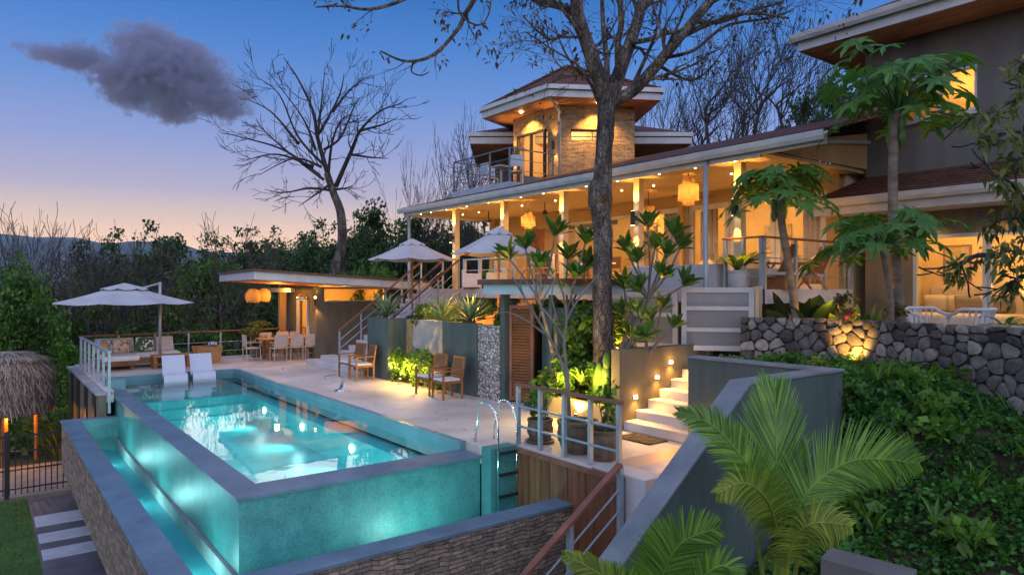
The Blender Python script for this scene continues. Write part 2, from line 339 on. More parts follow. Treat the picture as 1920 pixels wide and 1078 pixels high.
PATH=mat('path_slate',(.10,.11,.13),(.065,.07,.085),.6,2,5,.2,25)
PATHW=mat('pale_path_slab',(.42,.45,.50),(.34,.37,.42),.6,3,4,.1,30)
GRAVEL=mat('pale_sand',(.32,.27,.23),(.22,.18,.15),.9,2,6,.4,60)
POT=mat('old_stoneware',(.19,.15,.10),(.085,.065,.045),.75,5,6,.4,18)
POTW=mat('pale_pot',(.5,.42,.3),(.4,.33,.23),.7,5,5,.2,18)
# ---------------------------------------------------------------- the lone cloud
def make_cloud():
    d=4200.; blobs=[((300,150),(120,62)),((255,85),(58,46)),((290,75),(62,38)),((350,105),(58,42)),((400,185),(78,42)),((330,205),(60,34)),((225,140),(70,44)),((150,110),(78,22)),((85,100),(62,12)),((360,150),(80,50)),((455,178),(40,14)),((250,180),(70,26))]
    m,nt,out=nodes('cloud_vapour'); v=N(nt,'NewGeometry').outputs['Position']
    c0=at(260,140,d)
    ex=Vector((CA,-SA,0)); 
    sub=N(nt,'VectorMath',operation='SUBTRACT'); nt.links.new(v,sub.inputs[0]); sub.inputs[1].default_value=c0
    rot=N(nt,'VectorRotate'); rot.rotation_type='Z_AXIS'; rot.inputs['Angle'].default_value=R(37.3); nt.links.new(sub.outputs[0],rot.inputs['Vector']); L=rot.outputs[0]   # x right, y away, z up
    k=d/FPX
    nz=N(nt,'TexNoise'); nz.inputs['Scale'].default_value=.0062; nz.inputs['Detail'].default_value=9; nz.inputs['Roughness'].default_value=.64; nt.links.new(L,nz.inputs['Vector'])
    nz2=N(nt,'TexNoise'); nz2.inputs['Scale'].default_value=.02; nz2.inputs['Detail'].default_value=6; nz2.inputs['Roughness'].default_value=.6; nt.links.new(L,nz2.inputs['Vector'])
    acc=None
    def mm(op,a,b=None,c=None):
        n=N(nt,'Math',operation=op)
        for i,q in enumerate((a,b,c)):
            if q is None: continue
            if hasattr(q,'node'): nt.links.new(q,n.inputs[i])
            else: n.inputs[i].default_value=q
        return n.outputs[0]
    for (px,py),(rx,ry) in blobs:
        c=Vector(((px-260)*k,0,-(py-140)*k)); s=N(nt,'VectorMath',operation='SUBTRACT'); nt.links.new(L,s.inputs[0]); s.inputs[1].default_value=c
        q=N(nt,'VectorMath',operation='DIVIDE'); nt.links.new(s.outputs[0],q.inputs[0]); q.inputs[1].default_value=(rx*k*.82,max(rx,ry)*k*.8,ry*k*.82)
        ln=N(nt,'VectorMath',operation='LENGTH'); nt.links.new(q.outputs[0],ln.inputs[0]); f=mm('SUBTRACT',1.0,ln.outputs['Value'])
        acc=f if acc is None else mm('SMOOTH_MAX',acc,f,.12)
    den=mm('ADD',mm('ADD',mm('MULTIPLY',mm('SUBTRACT',nz.outputs['Fac'],.5),2.6),mm('MULTIPLY',mm('SUBTRACT',nz2.outputs['Fac'],.5),2.5)),acc); den=mm('MULTIPLY',mm('MINIMUM',mm('MAXIMUM',mm('SUBTRACT',den,.05),0.0),.14),.09)
    p=N(nt,'VolumePrincipled'); p.inputs['Color'].default_value=(.36,.38,.53,1); nt.links.new(den,p.inputs['Density']); p.inputs['Anisotropy'].default_value=.15; nt.links.new(p.outputs[0],out.inputs['Volume'])
    mb=MB(); mb.ball((0,0,0),300*k,130*k,128*k,24,14); o=mb.build('cloud',m); o.location=c0; o.rotation_euler.z=R(-37.3)
    tag(o,'lone dark purple cloud drifting in the blue evening sky','cloud')
    m.cycles.volume_step_rate=.35 if hasattr(m,'cycles') and hasattr(m.cycles,'volume_step_rate') else 1
make_cloud()
# evening air: the far ridges fade to blue through it
m,nt,out=nodes('evening_air'); p=N(nt,'VolumePrincipled'); p.inputs['Color'].default_value=(.62,.78,1,1); p.inputs['Density'].default_value=4.5e-5; nt.links.new(p.outputs[0],out.inputs['Volume'])
tag(MB().box(-11000,11000,-11000,11500,-60,640).build('haze',m),'thin blue evening air between here and the mountains','haze',kind='stuff')
# ---------------------------------------------------------------- camera, world, sun
cam=bpy.data.cameras.new('camera'); co=bpy.data.objects.new('camera',cam); COL.objects.link(co)
co.location=(0,0,CAMZ); co.rotation_euler=(R(90),0,R(-37.3)); cam.sensor_width=36; cam.lens=36*FPX/1920; cam.clip_end=40000; cam.clip_start=.1
scene.camera=co
scene.view_settings.view_transform='Standard'; scene.view_settings.look='None'; scene.view_settings.exposure=0; scene.view_settings.gamma=1
cy=scene.cycles; cy.use_denoising=True; cy.max_bounces=8; cy.diffuse_bounces=3; cy.glossy_bounces=4; cy.transmission_bounces=6; cy.transparent_max_bounces=16; cy.volume_bounces=1
cy.sample_clamp_indirect=4; cy.caustics_reflective=False; cy.caustics_refractive=False; cy.blur_glossy=.3
W=bpy.data.worlds.new('World'); scene.world=W; W.use_nodes=True; nt=W.node_tree; nt.nodes.clear()
wo=nt.nodes.new('ShaderNodeOutputWorld'); bg=nt.nodes.new('ShaderNodeBackground'); nt.links.new(bg.outputs[0],wo.inputs[0])
tc=N(nt,'TexCoord'); nv=N(nt,'VectorMath',operation='NORMALIZE'); nt.links.new(tc.outputs['Generated'],nv.inputs[0]); DIRV=nv.outputs[0]
sx=N(nt,'SeparateXYZ'); nt.links.new(DIRV,sx.inputs[0])
def mth(op,a,b=None,c=None,clamp=False):
    n=N(nt,'Math',operation=op); n.use_clamp=clamp
    for i,v in enumerate((a,b,c)):
        if v is None: continue
        if hasattr(v,'node'): nt.links.new(v,n.inputs[i])
        else: n.inputs[i].default_value=v
    return n.outputs[0]
grad=ramp(nt,sx.outputs[2],[(0,(1.95,.98,.30)),(.045,(1.55,.90,.44)),(.09,(.92,.66,.50)),(.13,(.52,.47,.61)),(.185,(.32,.38,.68)),(.255,(.155,.30,.68)),(.32,(.075,.235,.63)),(.39,(.028,.165,.51)),(.6,(.05,.17,.46)),(1,(.14,.22,.48))])
dirs=Vector((math.sin(R(37.3-16)),math.cos(R(37.3-16)),0))   # towards the set sun, low in the gap left of the pavilion
dt=N(nt,'VectorMath',operation='DOT_PRODUCT'); nt.links.new(DIRV,dt.inputs[0]); dt.inputs[1].default_value=dirs
back=ramp(nt,mth('MULTIPLY_ADD',dt.outputs['Value'],.5,.5),[(0,(1.4,1.3,1.42)),(.4,(.66,.68,.86)),(.72,(.07,.08,.11)),(.86,(0,0,0))])
# the glow of the west is strongest at the sun's bearing and cooler to its sides
side=mth('POWER',mth('MAXIMUM',dt.outputs['Value'],0),3)
cool=mixc(nt,1,grad,(.80,.95,1.06),'MULTIPLY'); gsk=mixc(nt,mth('MULTIPLY_ADD',side,.75,.25),cool,grad)
skyc=mixc(nt,1,gsk,back,'ADD')
nt.links.new(skyc,bg.inputs[0]); bg.inputs[1].default_value=1.0
sl=bpy.data.lights.new('sun','SUN'); sl.energy=.35; sl.angle=R(25); sl.color=(1,.78,.62); so=bpy.data.objects.new('sun',sl); COL.objects.link(so)
so.rotation_euler=(Vector((0,0,0))-(dirs+Vector((0,0,.12)))).to_track_quat('-Z','Y').to_euler()

# ---------------------------------------------------------------- terrain
def fnoise(x,y): return math.sin(x*.13+1.3)*math.cos(y*.11+.4)+.5*math.sin(x*.31+y*.27)+.3*math.sin(x*.7-y*.55+2)
def ss(a,b,x):
    t=min(1,max(0,(x-a)/(b-a))); return t*t*(3-2*t)
def height(x,y):
    d=math.hypot(x,y)
    z=-2.75
    z-=7*ss(24,70,y)*ss(14,2,x)+6*ss(2,-40,x)*ss(10,40,d)
    z+=ss(21,60,x)*11*ss(-30,10,y)+ss(60,300,x)*20
    z+=ss(26,70,d)*.5*fnoise(x,y)+ss(100,600,d)*4*fnoise(x*.1,y*.1)
    return z
def grid_axis(): 
    a=[i*1.5 for i in range(-40,41)]
    g=[60*1.22**k for k in range(1,26)]
    return [-v for v in reversed(g)]+a+g
ax=grid_axis(); n=len(ax); mb=MB()
mb.v=[(x,y,height(x,y)) for y in ax for x in ax]
mb.f=[(j*n+i,j*n+i+1,(j+1)*n+i+1,(j+1)*n+i) for j in range(n-1) for i in range(n-1)]
tag(mb.build('ground',DIRT,smooth=True),kind='structure')
# mountain ridges far away beyond the valley
MTN=mat('far_mountain_scrub',(.05,.075,.06),(.035,.055,.045),.95,.002,6,.3,.006)
def ridge(dist,az0,az1,hf,n=120):
    mb=MB()
    for i in range(n+1):
        a=az0+(az1-az0)*i/n; f,r=math.cos(a),math.sin(a); h=hf(a)
        for dd,k in ((-1500,0),(-700,.42+.1*math.sin(a*40)),(0,1),(900,.5),(2000,0)):
            p=rd(r*(dist+dd),f*(dist+dd),-12+(h*k if k else 0)); mb.v.append(tuple(p))
    for i in range(n):
        for k in range(4): mb.f.append((i*5+k,i*5+k+1,(i+1)*5+k+1,(i+1)*5+k))
    return mb
def hA(a): return 455+70*math.sin(a*7+1.0)+40*math.sin(a*19+.5)+18*math.sin(a*43)+8*math.sin(a*97)
def hB(a): return 320+50*math.sin(a*9+2.0)+35*math.sin(a*23)+16*math.sin(a*51)+8*math.sin(a*120)
tag(ridge(7800,R(-75),R(60),hA).build('mountain',MTN,smooth=True),kind='structure')
tag(ridge(5200,R(-75),R(60),hB).build('mountain',MTN,smooth=True),kind='structure')

# lower garden: lawn, path, sand yard
mb=MB(); 
for i in range(10):
    pass
tag(MB().box(-9,.86,6,21.0,-3.2,-2.62).build('lawn',GRASS),kind='structure')
tag(MB().box(.86,2.45,6,20.7,-3.2,-2.6).build('path',PATH),kind='structure')
tag(MB().box(-14,2.45,21.3,25.0,-3.2,-2.64).build('sand_yard',GRAVEL),kind='structure')
for (a,b) in ((18.2,19.0),(17.0,17.6),(15.9,16.5),(13.6,14.3),(11.6,12.3)):
    tag(MB().box(.9,2.4,a,b,-2.7,-2.57).build('path_slab',PATHW,bevel=.01),'pale concrete slab set across the dark slate path','paving slab','pale slabs across the path')
P_L=[o for o in COL.objects if o.name.startswith('path_slab')]
for o,l in zip(P_L,('farthest pale slab crossing the dark path below the pool','second pale slab of the path counted from the fence','third pale slab of the path counted from the fence','pale slab of the path after the wide dark gap','pale slab of the path lowest in the picture')): o['label']=l

# deck slabs: one ground structure
mb=MB()
mb.box(2.45,13.2,23.0,27.6,-.3,0)          # far sitting deck
mb.box(6.5,7.05,9.37,23.0,-.3,0); mb.box(7.05,9.75,8.85,23.0,-.3,0)           # walk along the pool
mb.box(7.05,9.3,7.35,8.85,-.3,0)           # landing with the pots
mb.box(2.45,2.62,20.05,23.0,-.3,.0)
tag(mb.build('pool_deck',DECK,bevel=.012),kind='structure')
mb=MB().box(9.75,13.2,21.5,23.0,-.3,-.002); tag(mb.build('pool_deck',DECK),kind='structure')

# ---------------------------------------------------------------- swimming pool
pool=empty('swimming_pool',(4.5,16,0),'raised infinity pool with turquoise water spilling over dark slate edges','swimming pool')
WZ=-.13
mb=MB()
mb.box(2.98,6.2,9.7,19.9,-1.25,-1.15)                     # floor
mb.box(2.98,6.2,19.9,20.2,-1.25,-.9); mb.box(2.98,6.2,20.2,20.5,-1.25,-.68); mb.box(2.98,6.2,20.5,20.8,-1.25,-.47)
mb.box(6.05,6.5,9.78,22.95,-1.25,-.5)                     # side bench
mb.build('basin',TILE,pool,bevel=.015)
MB().box(2.98,6.05,20.8,22.95,-1.25,-.3).build('sun_shelf',SHELF,pool)
# outer walls (wet stone) and slate coping sloping outwards; the water stands a step below the deck
mb=MB(); mb.box(2.66,2.98,9.4,22.95,-2.6,-.2); mb.box(2.98,6.5,9.4,9.78,-2.6,-.2); mb.build('outer_wall',WET,pool)
mb=MB(); o_,i_=2.62,3.0; f0,f1=9.36,9.82; zo,zi,zb=-.155,WZ+.012,-.2
mb.add([(o_,f0,zo),(i_,f1,zi),(i_,20.9,zi),(o_,20.9,zo),(o_,f0,zb),(i_,f1,-.3),(i_,20.9,-.3),(o_,20.9,zb)],[(0,1,2,3),(4,7,6,5),(0,3,7,4),(1,5,6,2),(3,2,6,7)])
mb.add([(o_,f0,zo),(6.5,f0,zo),(6.38,f1,zi),(i_,f1,zi),(o_,f0,zb),(6.5,f0,zb),(6.38,f1,-.3),(i_,f1,-.3)],[(0,1,2,3),(4,7,6,5),(0,4,5,1),(2,6,7,3),(1,5,6,2)])
mb.build('coping',COPE,pool)
mb=MB(); mb.box(6.38,6.5,9.82,23.0,-.42,.006); mb.box(2.62,6.38,22.95,23.06,-.42,.006); mb.box(2.55,3.0,20.9,21.2,-.6,.15); mb.box(2.62,3.0,21.2,22.95,-.5,.03)
mb.build('pool_edge',SHELF,pool)
mb=MB(); mb.box(6.5,7.05,9.1,9.36,-1.6,-.012); mb.build('ladder_wall',WET,pool)
# overflow trough
mb=MB(); mb.box(1.5,1.84,7.7,20.0,-1.78,-.66); mb.box(1.84,7.05,7.7,8.02,-2.9,-.66); mb.box(1.84,2.66,19.75,20.0,-1.78,-.66); mb.box(1.84,7.05,8.02,20.0,-1.78,-1.6)
mb.build('trough_wall',LEDGER,pool)
mb=MB(); mb.box(1.47,1.87,7.67,20.03,-.66,-.62); mb.box(1.87,7.05,7.67,8.05,-.66,-.62); mb.box(1.87,2.66,19.72,20.03,-.66,-.62); mb.build('trough_cap',COPE,pool)
mb=MB(); mb.box(1.84,1.86,8.02,19.75,-1.6,-.66); mb.box(1.86,7.05,8.02,8.04,-1.6,-.66); mb.box(1.86,2.66,19.72,19.75,-1.6,-.66)
mb.build('trough_lining',WET,pool)
mb=MB(); mb.box(1.86,2.66,8.04,19.72,-1.6,-1.42); mb.box(2.66,7.05,8.04,9.4,-1.6,-1.42); mb.build('trough_floor',TROUGHF,pool)
mb=MB(); mb.box(2.605,2.66,9.345,19.72,-1.5,-1.175); mb.box(2.66,6.5,9.345,9.4,-1.5,-1.175); mb.build('ledge',CONC,pool)
MB().box(1.9,2.4,9,19,-3.0,-1.78).build('support_wall',DARK,pool)
def poollamp(c,n,W,col=(.55,1,.93),into=.06):
    c=Vector(c); n=Vector(n).normalized(); t=n.orthogonal().normalized(); b=n.cross(t)
    m=MB(); m.path([c,c+n*.02],[.085,.085],14); m.build('pool_light',POOLL,pool)
    if c.x>2.7 and c.y>9.5: spot(c+n*.1,c+n*3-Vector((0,0,.12)),W,col,155,.08,1)
    else: point(c+n*.14,W,col,.12)
for y in (10.6,13.4,16.2,19.0): poollamp((6.045,y,-.72),(-1,0,0),120)
for x in (3.5,4.9): poollamp((x,9.785,-.7),(0,1,0),80)  # front-wall lamps added to even out the glow of the water
for y in (12.0,14.8,17.6): poollamp((2.985,y,-.72),(1,0,0),90)  # opposite-wall lamps, out of view, added for the same even glow
for y in (10.3,14.2,17.9): poollamp((1.862,y,-1.3),(1,0,-.25),46)
poollamp((5.1,8.045,-1.36),(0,1,0),0.01); point((5.1,8.6,-1.3),50,(.62,1,.85),.1); poollamp((2.2,8.6,-1.41),(0,0,1),16)
tag(MB().add([(3.0,9.82,WZ),(6.38,9.82,WZ),(6.38,22.95,WZ),(3.0,22.95,WZ)],[(0,1,2,3)]).build('pool_water',POOLW),kind='structure')
tag(MB().add([(1.86,8.04,-1.2),(7.05,8.04,-1.2),(7.05,9.4,-1.2),(2.66,9.4,-1.2),(2.66,19.72,-1.2),(1.86,19.72,-1.2)],[(0,1,2,3),(0,3,4,5)]).build('trough_water',TROUGHW),kind='structure')

# deck side wall under the far railing
t=empty('retaining_wall',(2.45,23,0),'tan and black striped wall holding up the sitting deck','retaining wall')
MB().box(2.28,2.45,20.03,27.4,-2.75,-.1).build('wall',OLIVE,t)
mb=MB()
for y in (20.5,22.3,24.2,26.2): mb.box(2.24,2.28,y,y+.55,-2.7,-.12)
mb.build('dark_panel',DARK,t)
MB().box(2.22,2.62,20.03,27.5,-.1,-.03).build('cap',CONC,t)
# white concrete upstand beside the far pool corner
# ---------------------------------------------------------------- pool ladder
t=empty('pool_ladder',(6.75,8.9,-1),'curved chrome ladder with dark rungs leaning at the pool corner','ladder')
for x in (6.6,6.98):
    pts=[(x,9.03,-1.5),(x,9.03,.25)]+[(x,9.03+.34*(1-math.cos(a)),.25+.46*math.sin(a)) for a in [R(k) for k in range(10,125,12)]]+[(x,9.66,.2),(x,9.68,0)]
    MB().path(pts,.017,8).build('rail',CHROME,t,smooth=True)
for z in (-1.15,-.8,-.45,-.1): MB().box(6.6,6.98,9.0,9.05,z,z+.035).build('rung',DARK,t)

# wooden screen below the landing
t=empty('plank_screen',(7,8,-1),'upright brown plank screen below the potted plants','screen')
mb=MB(); y=6.72; r2=random.Random(3)
while y<9.1:
    w=r2.choice((.085,.1,.12,.15)); w=min(w,9.14-y); mb.box(7.0-r2.random()*.012,7.045,y,y+w-.006,-3.2,-.1); y+=w
mb.build('board',WOODV,t); MB().box(6.97,7.1,6.72,9.14,-.1,-.04).build('cap',RAILWOOD,t)

# ---------------------------------------------------------------- railings
def railing(name,label,p0,p1,zf,zt,npost,posts_w=.05,topw=.09,topm=RAILWOOD,pm=METAL,mids=(.62,.33),post_lo=0.0,group='balustrades round the terraces',cable=.012,pair=False):
    p0=Vector(p0); p1=Vector(p1); t=empty(name,(p0.x,p0.y,zf),label,'railing',group)
    for i in range(npost):
        p=p0.lerp(p1,i/(npost-1)); MB().box(p.x-posts_w/2,p.x+posts_w/2,p.y-posts_w/2,p.y+posts_w/2,zf+post_lo,zt-.03).build('post',pm,t)
    d=(p1-p0).normalized()*.06
    MB().bar((p0.x-d.x,p0.y-d.y,zt-.01),(p1.x+d.x,p1.y+d.y,zt-.01),topw,.045).build('handrail',topm,t,bevel=.008)
    for k in mids: 
        z=zf+(zt-zf)*k; MB().path([(p0.x,p0.y,z),(p1.x,p1.y,z)],cable,6).build('mid_rail',pm,t)
    return t
railing('railing','grey railing with brown handrail round the three potted plants',(7.08,9.12,0),(7.08,6.82,0),0,1.0,5,.06,.1,mids=(.63,.3),cable=.02)
railing('railing','railing with close grey posts beside the sofa corner of the deck',(2.5,19.95,0),(2.5,26.2,0),0,1.0,7,.06,.1,topm=METAL,post_lo=-.55,mids=(.62,.3))
railing('railing','wood topped cable railing behind the sofa and dining table',(2.5,26.4,0),(10.2,26.9,0),0,1.02,8,.05,.1,mids=(.6,.28))
# ================================================================ terrace house
H=empty('terrace_house',(14,15,2.5),'long open terrace house glowing orange under a low tiled roof','house')
FZ=2.55; CEZ=5.2
mb=MB(); mb.box(12.3,15.6,7.9,21.7,2.32,FZ); mb.build('terrace_floor',WHITE,H,bevel=.01)
mb=MB(); mb.box(12.26,12.3,8.9,18.7,2.28,2.56); mb.box(12.26,12.3,7.86,8.9,2.28,2.56); mb.box(12.26,15.7,7.84,7.9,2.28,2.56); mb.build('floor_fascia',WHITE,H)
mb=MB(); mb.box(15.6,19.2,8.2,21.7,2.32,FZ-.005); mb.build('room_floor',CREAM,H)
# back wall with glazed openings (t runs from y=21.7 to y=8.1)
ops=[(2.2,3.1,FZ,4.65),(3.8,5.6,3.3,4.75),(6.0,7.4,FZ,4.8),(8.0,13.3,FZ,4.85)]
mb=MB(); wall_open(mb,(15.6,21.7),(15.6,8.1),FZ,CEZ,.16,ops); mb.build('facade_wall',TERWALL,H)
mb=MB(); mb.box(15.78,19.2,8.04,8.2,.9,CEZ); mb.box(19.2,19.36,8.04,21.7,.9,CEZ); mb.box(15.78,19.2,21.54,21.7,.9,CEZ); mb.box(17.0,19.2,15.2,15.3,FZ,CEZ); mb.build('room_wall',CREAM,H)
mb=MB(); mb.box(13.4,13.6,8.0,21.6,-.3,2.32); mb.build('foundation',OLIVE,H)
for y in (9.4,11.4,14.1,16.8,18.6): MB().box(12.42,12.58,y-.08,y+.08,0,2.32).build('pier',TERWALL,H)
def win(p0,p1,za,zb,mull=(),w=.09,par=None,name='window',m=WHITE,dep=.1):
    o=frame_rect(MB(),p0,p1,za,zb,w,dep,mull).build(name,m,par); pane_rect(MB(),p0,p1,za+w,zb-w).build('pane',GLASS,o); return o
yy=lambda t:21.7-t
win((15.66,yy(3.8)),(15.66,yy(5.6)),3.3,4.75,(.5,),.07,H)
win((15.66,yy(6.0)),(15.66,yy(7.4)),FZ,4.8,(),.09,H,'glass_door')
for i in range(4):
    a=8.0+i*5.3/4; win((15.66,yy(a+.01)),(15.66,yy(a+5.3/4-.01)),FZ,4.85,(),.13,H,'glass_door')
MB().box(15.7,15.78,yy(3.1),yy(2.2),FZ,4.65).build('door',WOOD,H)
# ceiling and roof
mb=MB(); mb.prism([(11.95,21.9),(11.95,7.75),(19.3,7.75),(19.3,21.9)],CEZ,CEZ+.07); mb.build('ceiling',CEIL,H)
def rz(x,y):
    a=5.36+.28*(x-11.85); b=5.36+.42*(22.0-y); return min(a,b,6.6)
mb=MB(); xs=[11.85,13,14,15,16,17.1,19.4]; ys=[7.7,9,11,13,15,17,19,19.6,20.2,20.8,21.4,22.0]
for j,y in enumerate(ys):
    for x in xs: mb.v.append((x,y,rz(x,y)))
nx=len(xs)
for j in range(len(ys)-1):
    for i in range(nx-1): mb.f.append((j*nx+i,(j+1)*nx+i,(j+1)*nx+i+1,j*nx+i+1))
roof=mb.build('roof',ROOF,H)
md=roof.modifiers.new('thick','SOLIDIFY'); md.thickness=.07; md.offset=-1
MB().box(11.88,11.95,7.72,21.95,5.12,5.3).build('fascia',WHITE,roof)
MB().box(11.95,19.3,21.9,21.96,5.12,5.3).build('fascia',WHITE,roof)
mb=MB(); prof=[(0,0),(-.06,-.115),(-.12,-.13),(-.17,-.06),(-.19,.03),(-.17,.04),(-.15,-.03),(-.11,-.09),(-.06,-.08),(-.02,.03)]
mb.extr([(11.87+x,6.36,5.34+z) for x,z in prof],(0,15.74,0)); mb.build('gutter',WHITE,roof)
# open gable end with rafters towards the bedroom wing
mb=MB(); mb.hexa([(12.0,7.66,5.28),(16.0,7.66,5.28),(16.0,7.72,5.28),(12.0,7.72,5.28)],[(12.0,7.66,5.38),(16.0,7.66,6.1),(16.0,7.72,6.1),(12.0,7.72,5.38)]); mb.build('gable_board',TERWALL,H)
MB().bar((11.98,7.6,5.42),(15.95,7.6,5.88),.1,.07).build('gable_trim',METAL,H)
mb=MB()
for j,y in enumerate((6.4,7.69)):
    for x in xs[:4]+[15.9]: mb.v.append((x,y,rz(x,y)))
mb.f=[(i,5+i,6+i,1+i) for i in range(4)]; ex=mb.build('roof_overhang',ROOF,H); md=ex.modifiers.new('thick','SOLIDIFY'); md.thickness=.07; md.offset=-1
MB().box(11.88,11.95,6.42,7.72,5.16,5.3).build('fascia',WHITE,ex)
posts=[19.5,16.8,14.1,11.4,8.6]
for y in posts: MB().box(12.42,12.6,y-.09,y+.09,FZ,CEZ).build('post',CREAM,H,bevel=.01)
for (x,y,z0) in ((11.96,21.7,-.0),(11.84,8.95,.0)): MB().path([(x,y,z0),(x,y,5.2)],.055,10).build('downpipe',METAL,H,smooth=True)
for y in (12.45,19.4,21.5): MB().box(15.35,15.5,y-.07,y+.07,FZ,CEZ).build('post',TERWALL,H)
MB().box(12.28,12.75,9.0,11.5,2.57,3.1).build('planter_box',WHITE,H,bevel=.01)
MB().box(12.9,13.3,8.2,9.0,2.57,3.0).build('planter_box',WHITE,H,bevel=.01)
# lights in the room
for y in (9.3,11.0,12.8,14.4,17.4,20): 
    point((17.3,y,4.6),17,(1,.62,.24),.12)
# wall picture inside, kitchen island, shelf
mb=MB(); mb.box(17.2,18.0,10.0,12.6,FZ,3.45); tag(mb.build('kitchen_island',WHITE),'white kitchen island inside behind the glass doors','kitchen island')
tag(MB().box(19.15,19.19,9.6,10.6,3.7,4.4).build('wall_picture',WICK),'brown picture on the inside wall behind the glass doors','picture')

for (y,l) in ((8.9,'pale curtain gathered behind the glass doors near the terrace end'),(11.95,'pale curtain gathered behind the middle of the glass doors'),(13.25,'pale curtain gathered at the kitchen end of the glass doors')):
    mb=MB(); k=14
    for i in range(k+1):
        q=y-.3+.6*i/k; x=15.95+.05*math.sin(i*1.9); mb.v+=[(x,q,FZ+.03),(x,q,4.95)]
    mb.f=[(2*i,2*i+2,2*i+3,2*i+1) for i in range(k)]; o=tag(mb.build('curtain',FABB,smooth=True),l,'curtain'); o.modifiers.new('t','SOLIDIFY').thickness=.01
t=empty('floor_lamp',(18.2,9.3,FZ),'lit floor lamp inside the room behind the glass doors','lamp'); MB().path([(18.2,9.3,FZ),(18.2,9.3,4.0)],.02,8).build('stem',DARK,t); MB().lathe([(.16,.18),(.24,-.16)],(18.2,9.3,4.1),16).build('shade',SHADE,t,smooth=True); MB().ball((18.2,9.3,4.05),.06).build('bulb',BULB,t)
t=empty('sideboard',(18.9,11.5,FZ),'dark wooden sideboard against the inside wall','sideboard'); MB().box(18.7,19.15,10.6,12.6,FZ+.1,FZ+.9).build('cabinet',WOOD,t,bevel=.01)
for y in (10.7,12.5): MB().box(18.75,19.1,y-.05,y+.05,FZ,FZ+.1).build('leg',WOOD,t)
tag(MB().box(19.15,19.19,11.4,12.3,3.8,4.5).build('wall_picture',patternfab('dusky_print',0,[(.3,(.2,.25,.3)),(.6,(.5,.4,.3))],4)),'blue grey picture over the dark sideboard','picture')
# sconces on the posts
def sconce(x,y,z,lab,W=26):
    t=empty('wall_sconce',(x,y,z),lab,'wall lamp','up and down lamps on the terrace posts')
    MB().path([(x-.12,y,z-.17),(x-.12,y,z+.17)],.055,12).build('lamp_body',DARK,t,smooth='auto')
    MB().box(x-.09,x,y-.03,y+.03,z-.05,z+.05).build('bracket',DARK,t)
    MB().disc((x-.12,y,z+.173),.045,10).build('lens',BULBS,t); MB().disc((x-.12,y,z-.173),.045,10,-1).build('lens',BULBS,t)
    spot((x-.14,y,z+.3),(x-.02,y,z+1.4),W,ang=95); spot((x-.14,y,z-.3),(x-.05,y,z-1.4),W*.7,ang=80)
for y,w in zip(posts,('farthest dark sconce on the end post of the terrace','dark sconce on the post behind the umbrella peaks','dark sconce on the post between the umbrella and the tall trunk','dark sconce on the post just beside the big tree trunk','dark sconce on the terrace post by the papaya crown')): sconce(12.42,y,4.25,w)
# pendants
def pendant(loc,lab,r=.3,h=.5,W=34,cord=.35,shape='drum'):
    x,y,z=loc; t=empty('pendant_lamp',(x,y,z),lab,'pendant lamp','woven pendant lamps')
    if shape=='drum': prof=[(r*.5,h*.5),(r*.55,h*.5),(r*.6,h*.28),(r*.95,h*.24),(r,-h*.3),(r*.95,-h*.32),(r*.55,-h*.33),(r*.54,-h*.5)]
    else: prof=[(r*.25,h*.5),(r*.6,h*.42),(r*.9,h*.2),(r,-.05*h),(r*.92,-h*.3),(r*.75,-h*.5)]
    MB().lathe(prof,(x,y,z),18).build('shade',WOVEN,t,smooth='auto')
    MB().path([(x,y,z+h*.5),(x,y,z+h*.5+cord)],.012,6).build('cord',DARK,t)
    MB().ball((x,y,z),.065).build('bulb',BULB,t,smooth=True)
    point((x,y,z-.01),W,(1,.56,.2),.07)
pendant((12.86,10.2,4.8),'large tiered rattan pendant hanging close to the glass doors',.24,.66,30,.1)
pendant((14.2,12.6,4.45),'rattan pendant half hidden behind the tall tree trunk',.3,.65,36,.4)
pendant((12.95,16.2,4.6),'rattan pendant glowing above the second umbrella',.22,.5,30,.35)
# ceiling downlights
dl=[]
k=0
for y in (8.5,9.5,10.5,11.8,12.9,14.6,15.6,17.2,18.4,19.6,20.6,21.3):
    for x in (12.2,13.5):
        if (k%3==2 and x>13) : k+=1; continue
        k+=1; dl.append((x,y))
first=None
DLG='small downlights in the terrace ceiling'
for i,(x,y) in enumerate(dl):
    if first is None:
        first=empty('ceiling_downlight',(x,y,CEZ-.002),'tiny round glowing downlight recessed in the terrace ceiling','downlight',DLG)
        MB().path([(x,y,CEZ-.02),(x,y,CEZ-.001)],.04,12).build('trim_ring',WHITE,first); m=MB().ball((x,y,CEZ-.022),.026,.026,.02,8,4); m.build('lens',BULBS,first)
    else: copy_tree(first,(x,y,CEZ-.002))
for y in (8.4,10.3,12.2,14.2,16.2,18.2,20.2): spot((12.9,y,CEZ-.06),(13.2,y,2),17,ang=150,blend=1)
for y in (9.4,12.9,15.5,18.5,20.6): point((14.2,y,3.2),13,(1,.56,.2),.25)
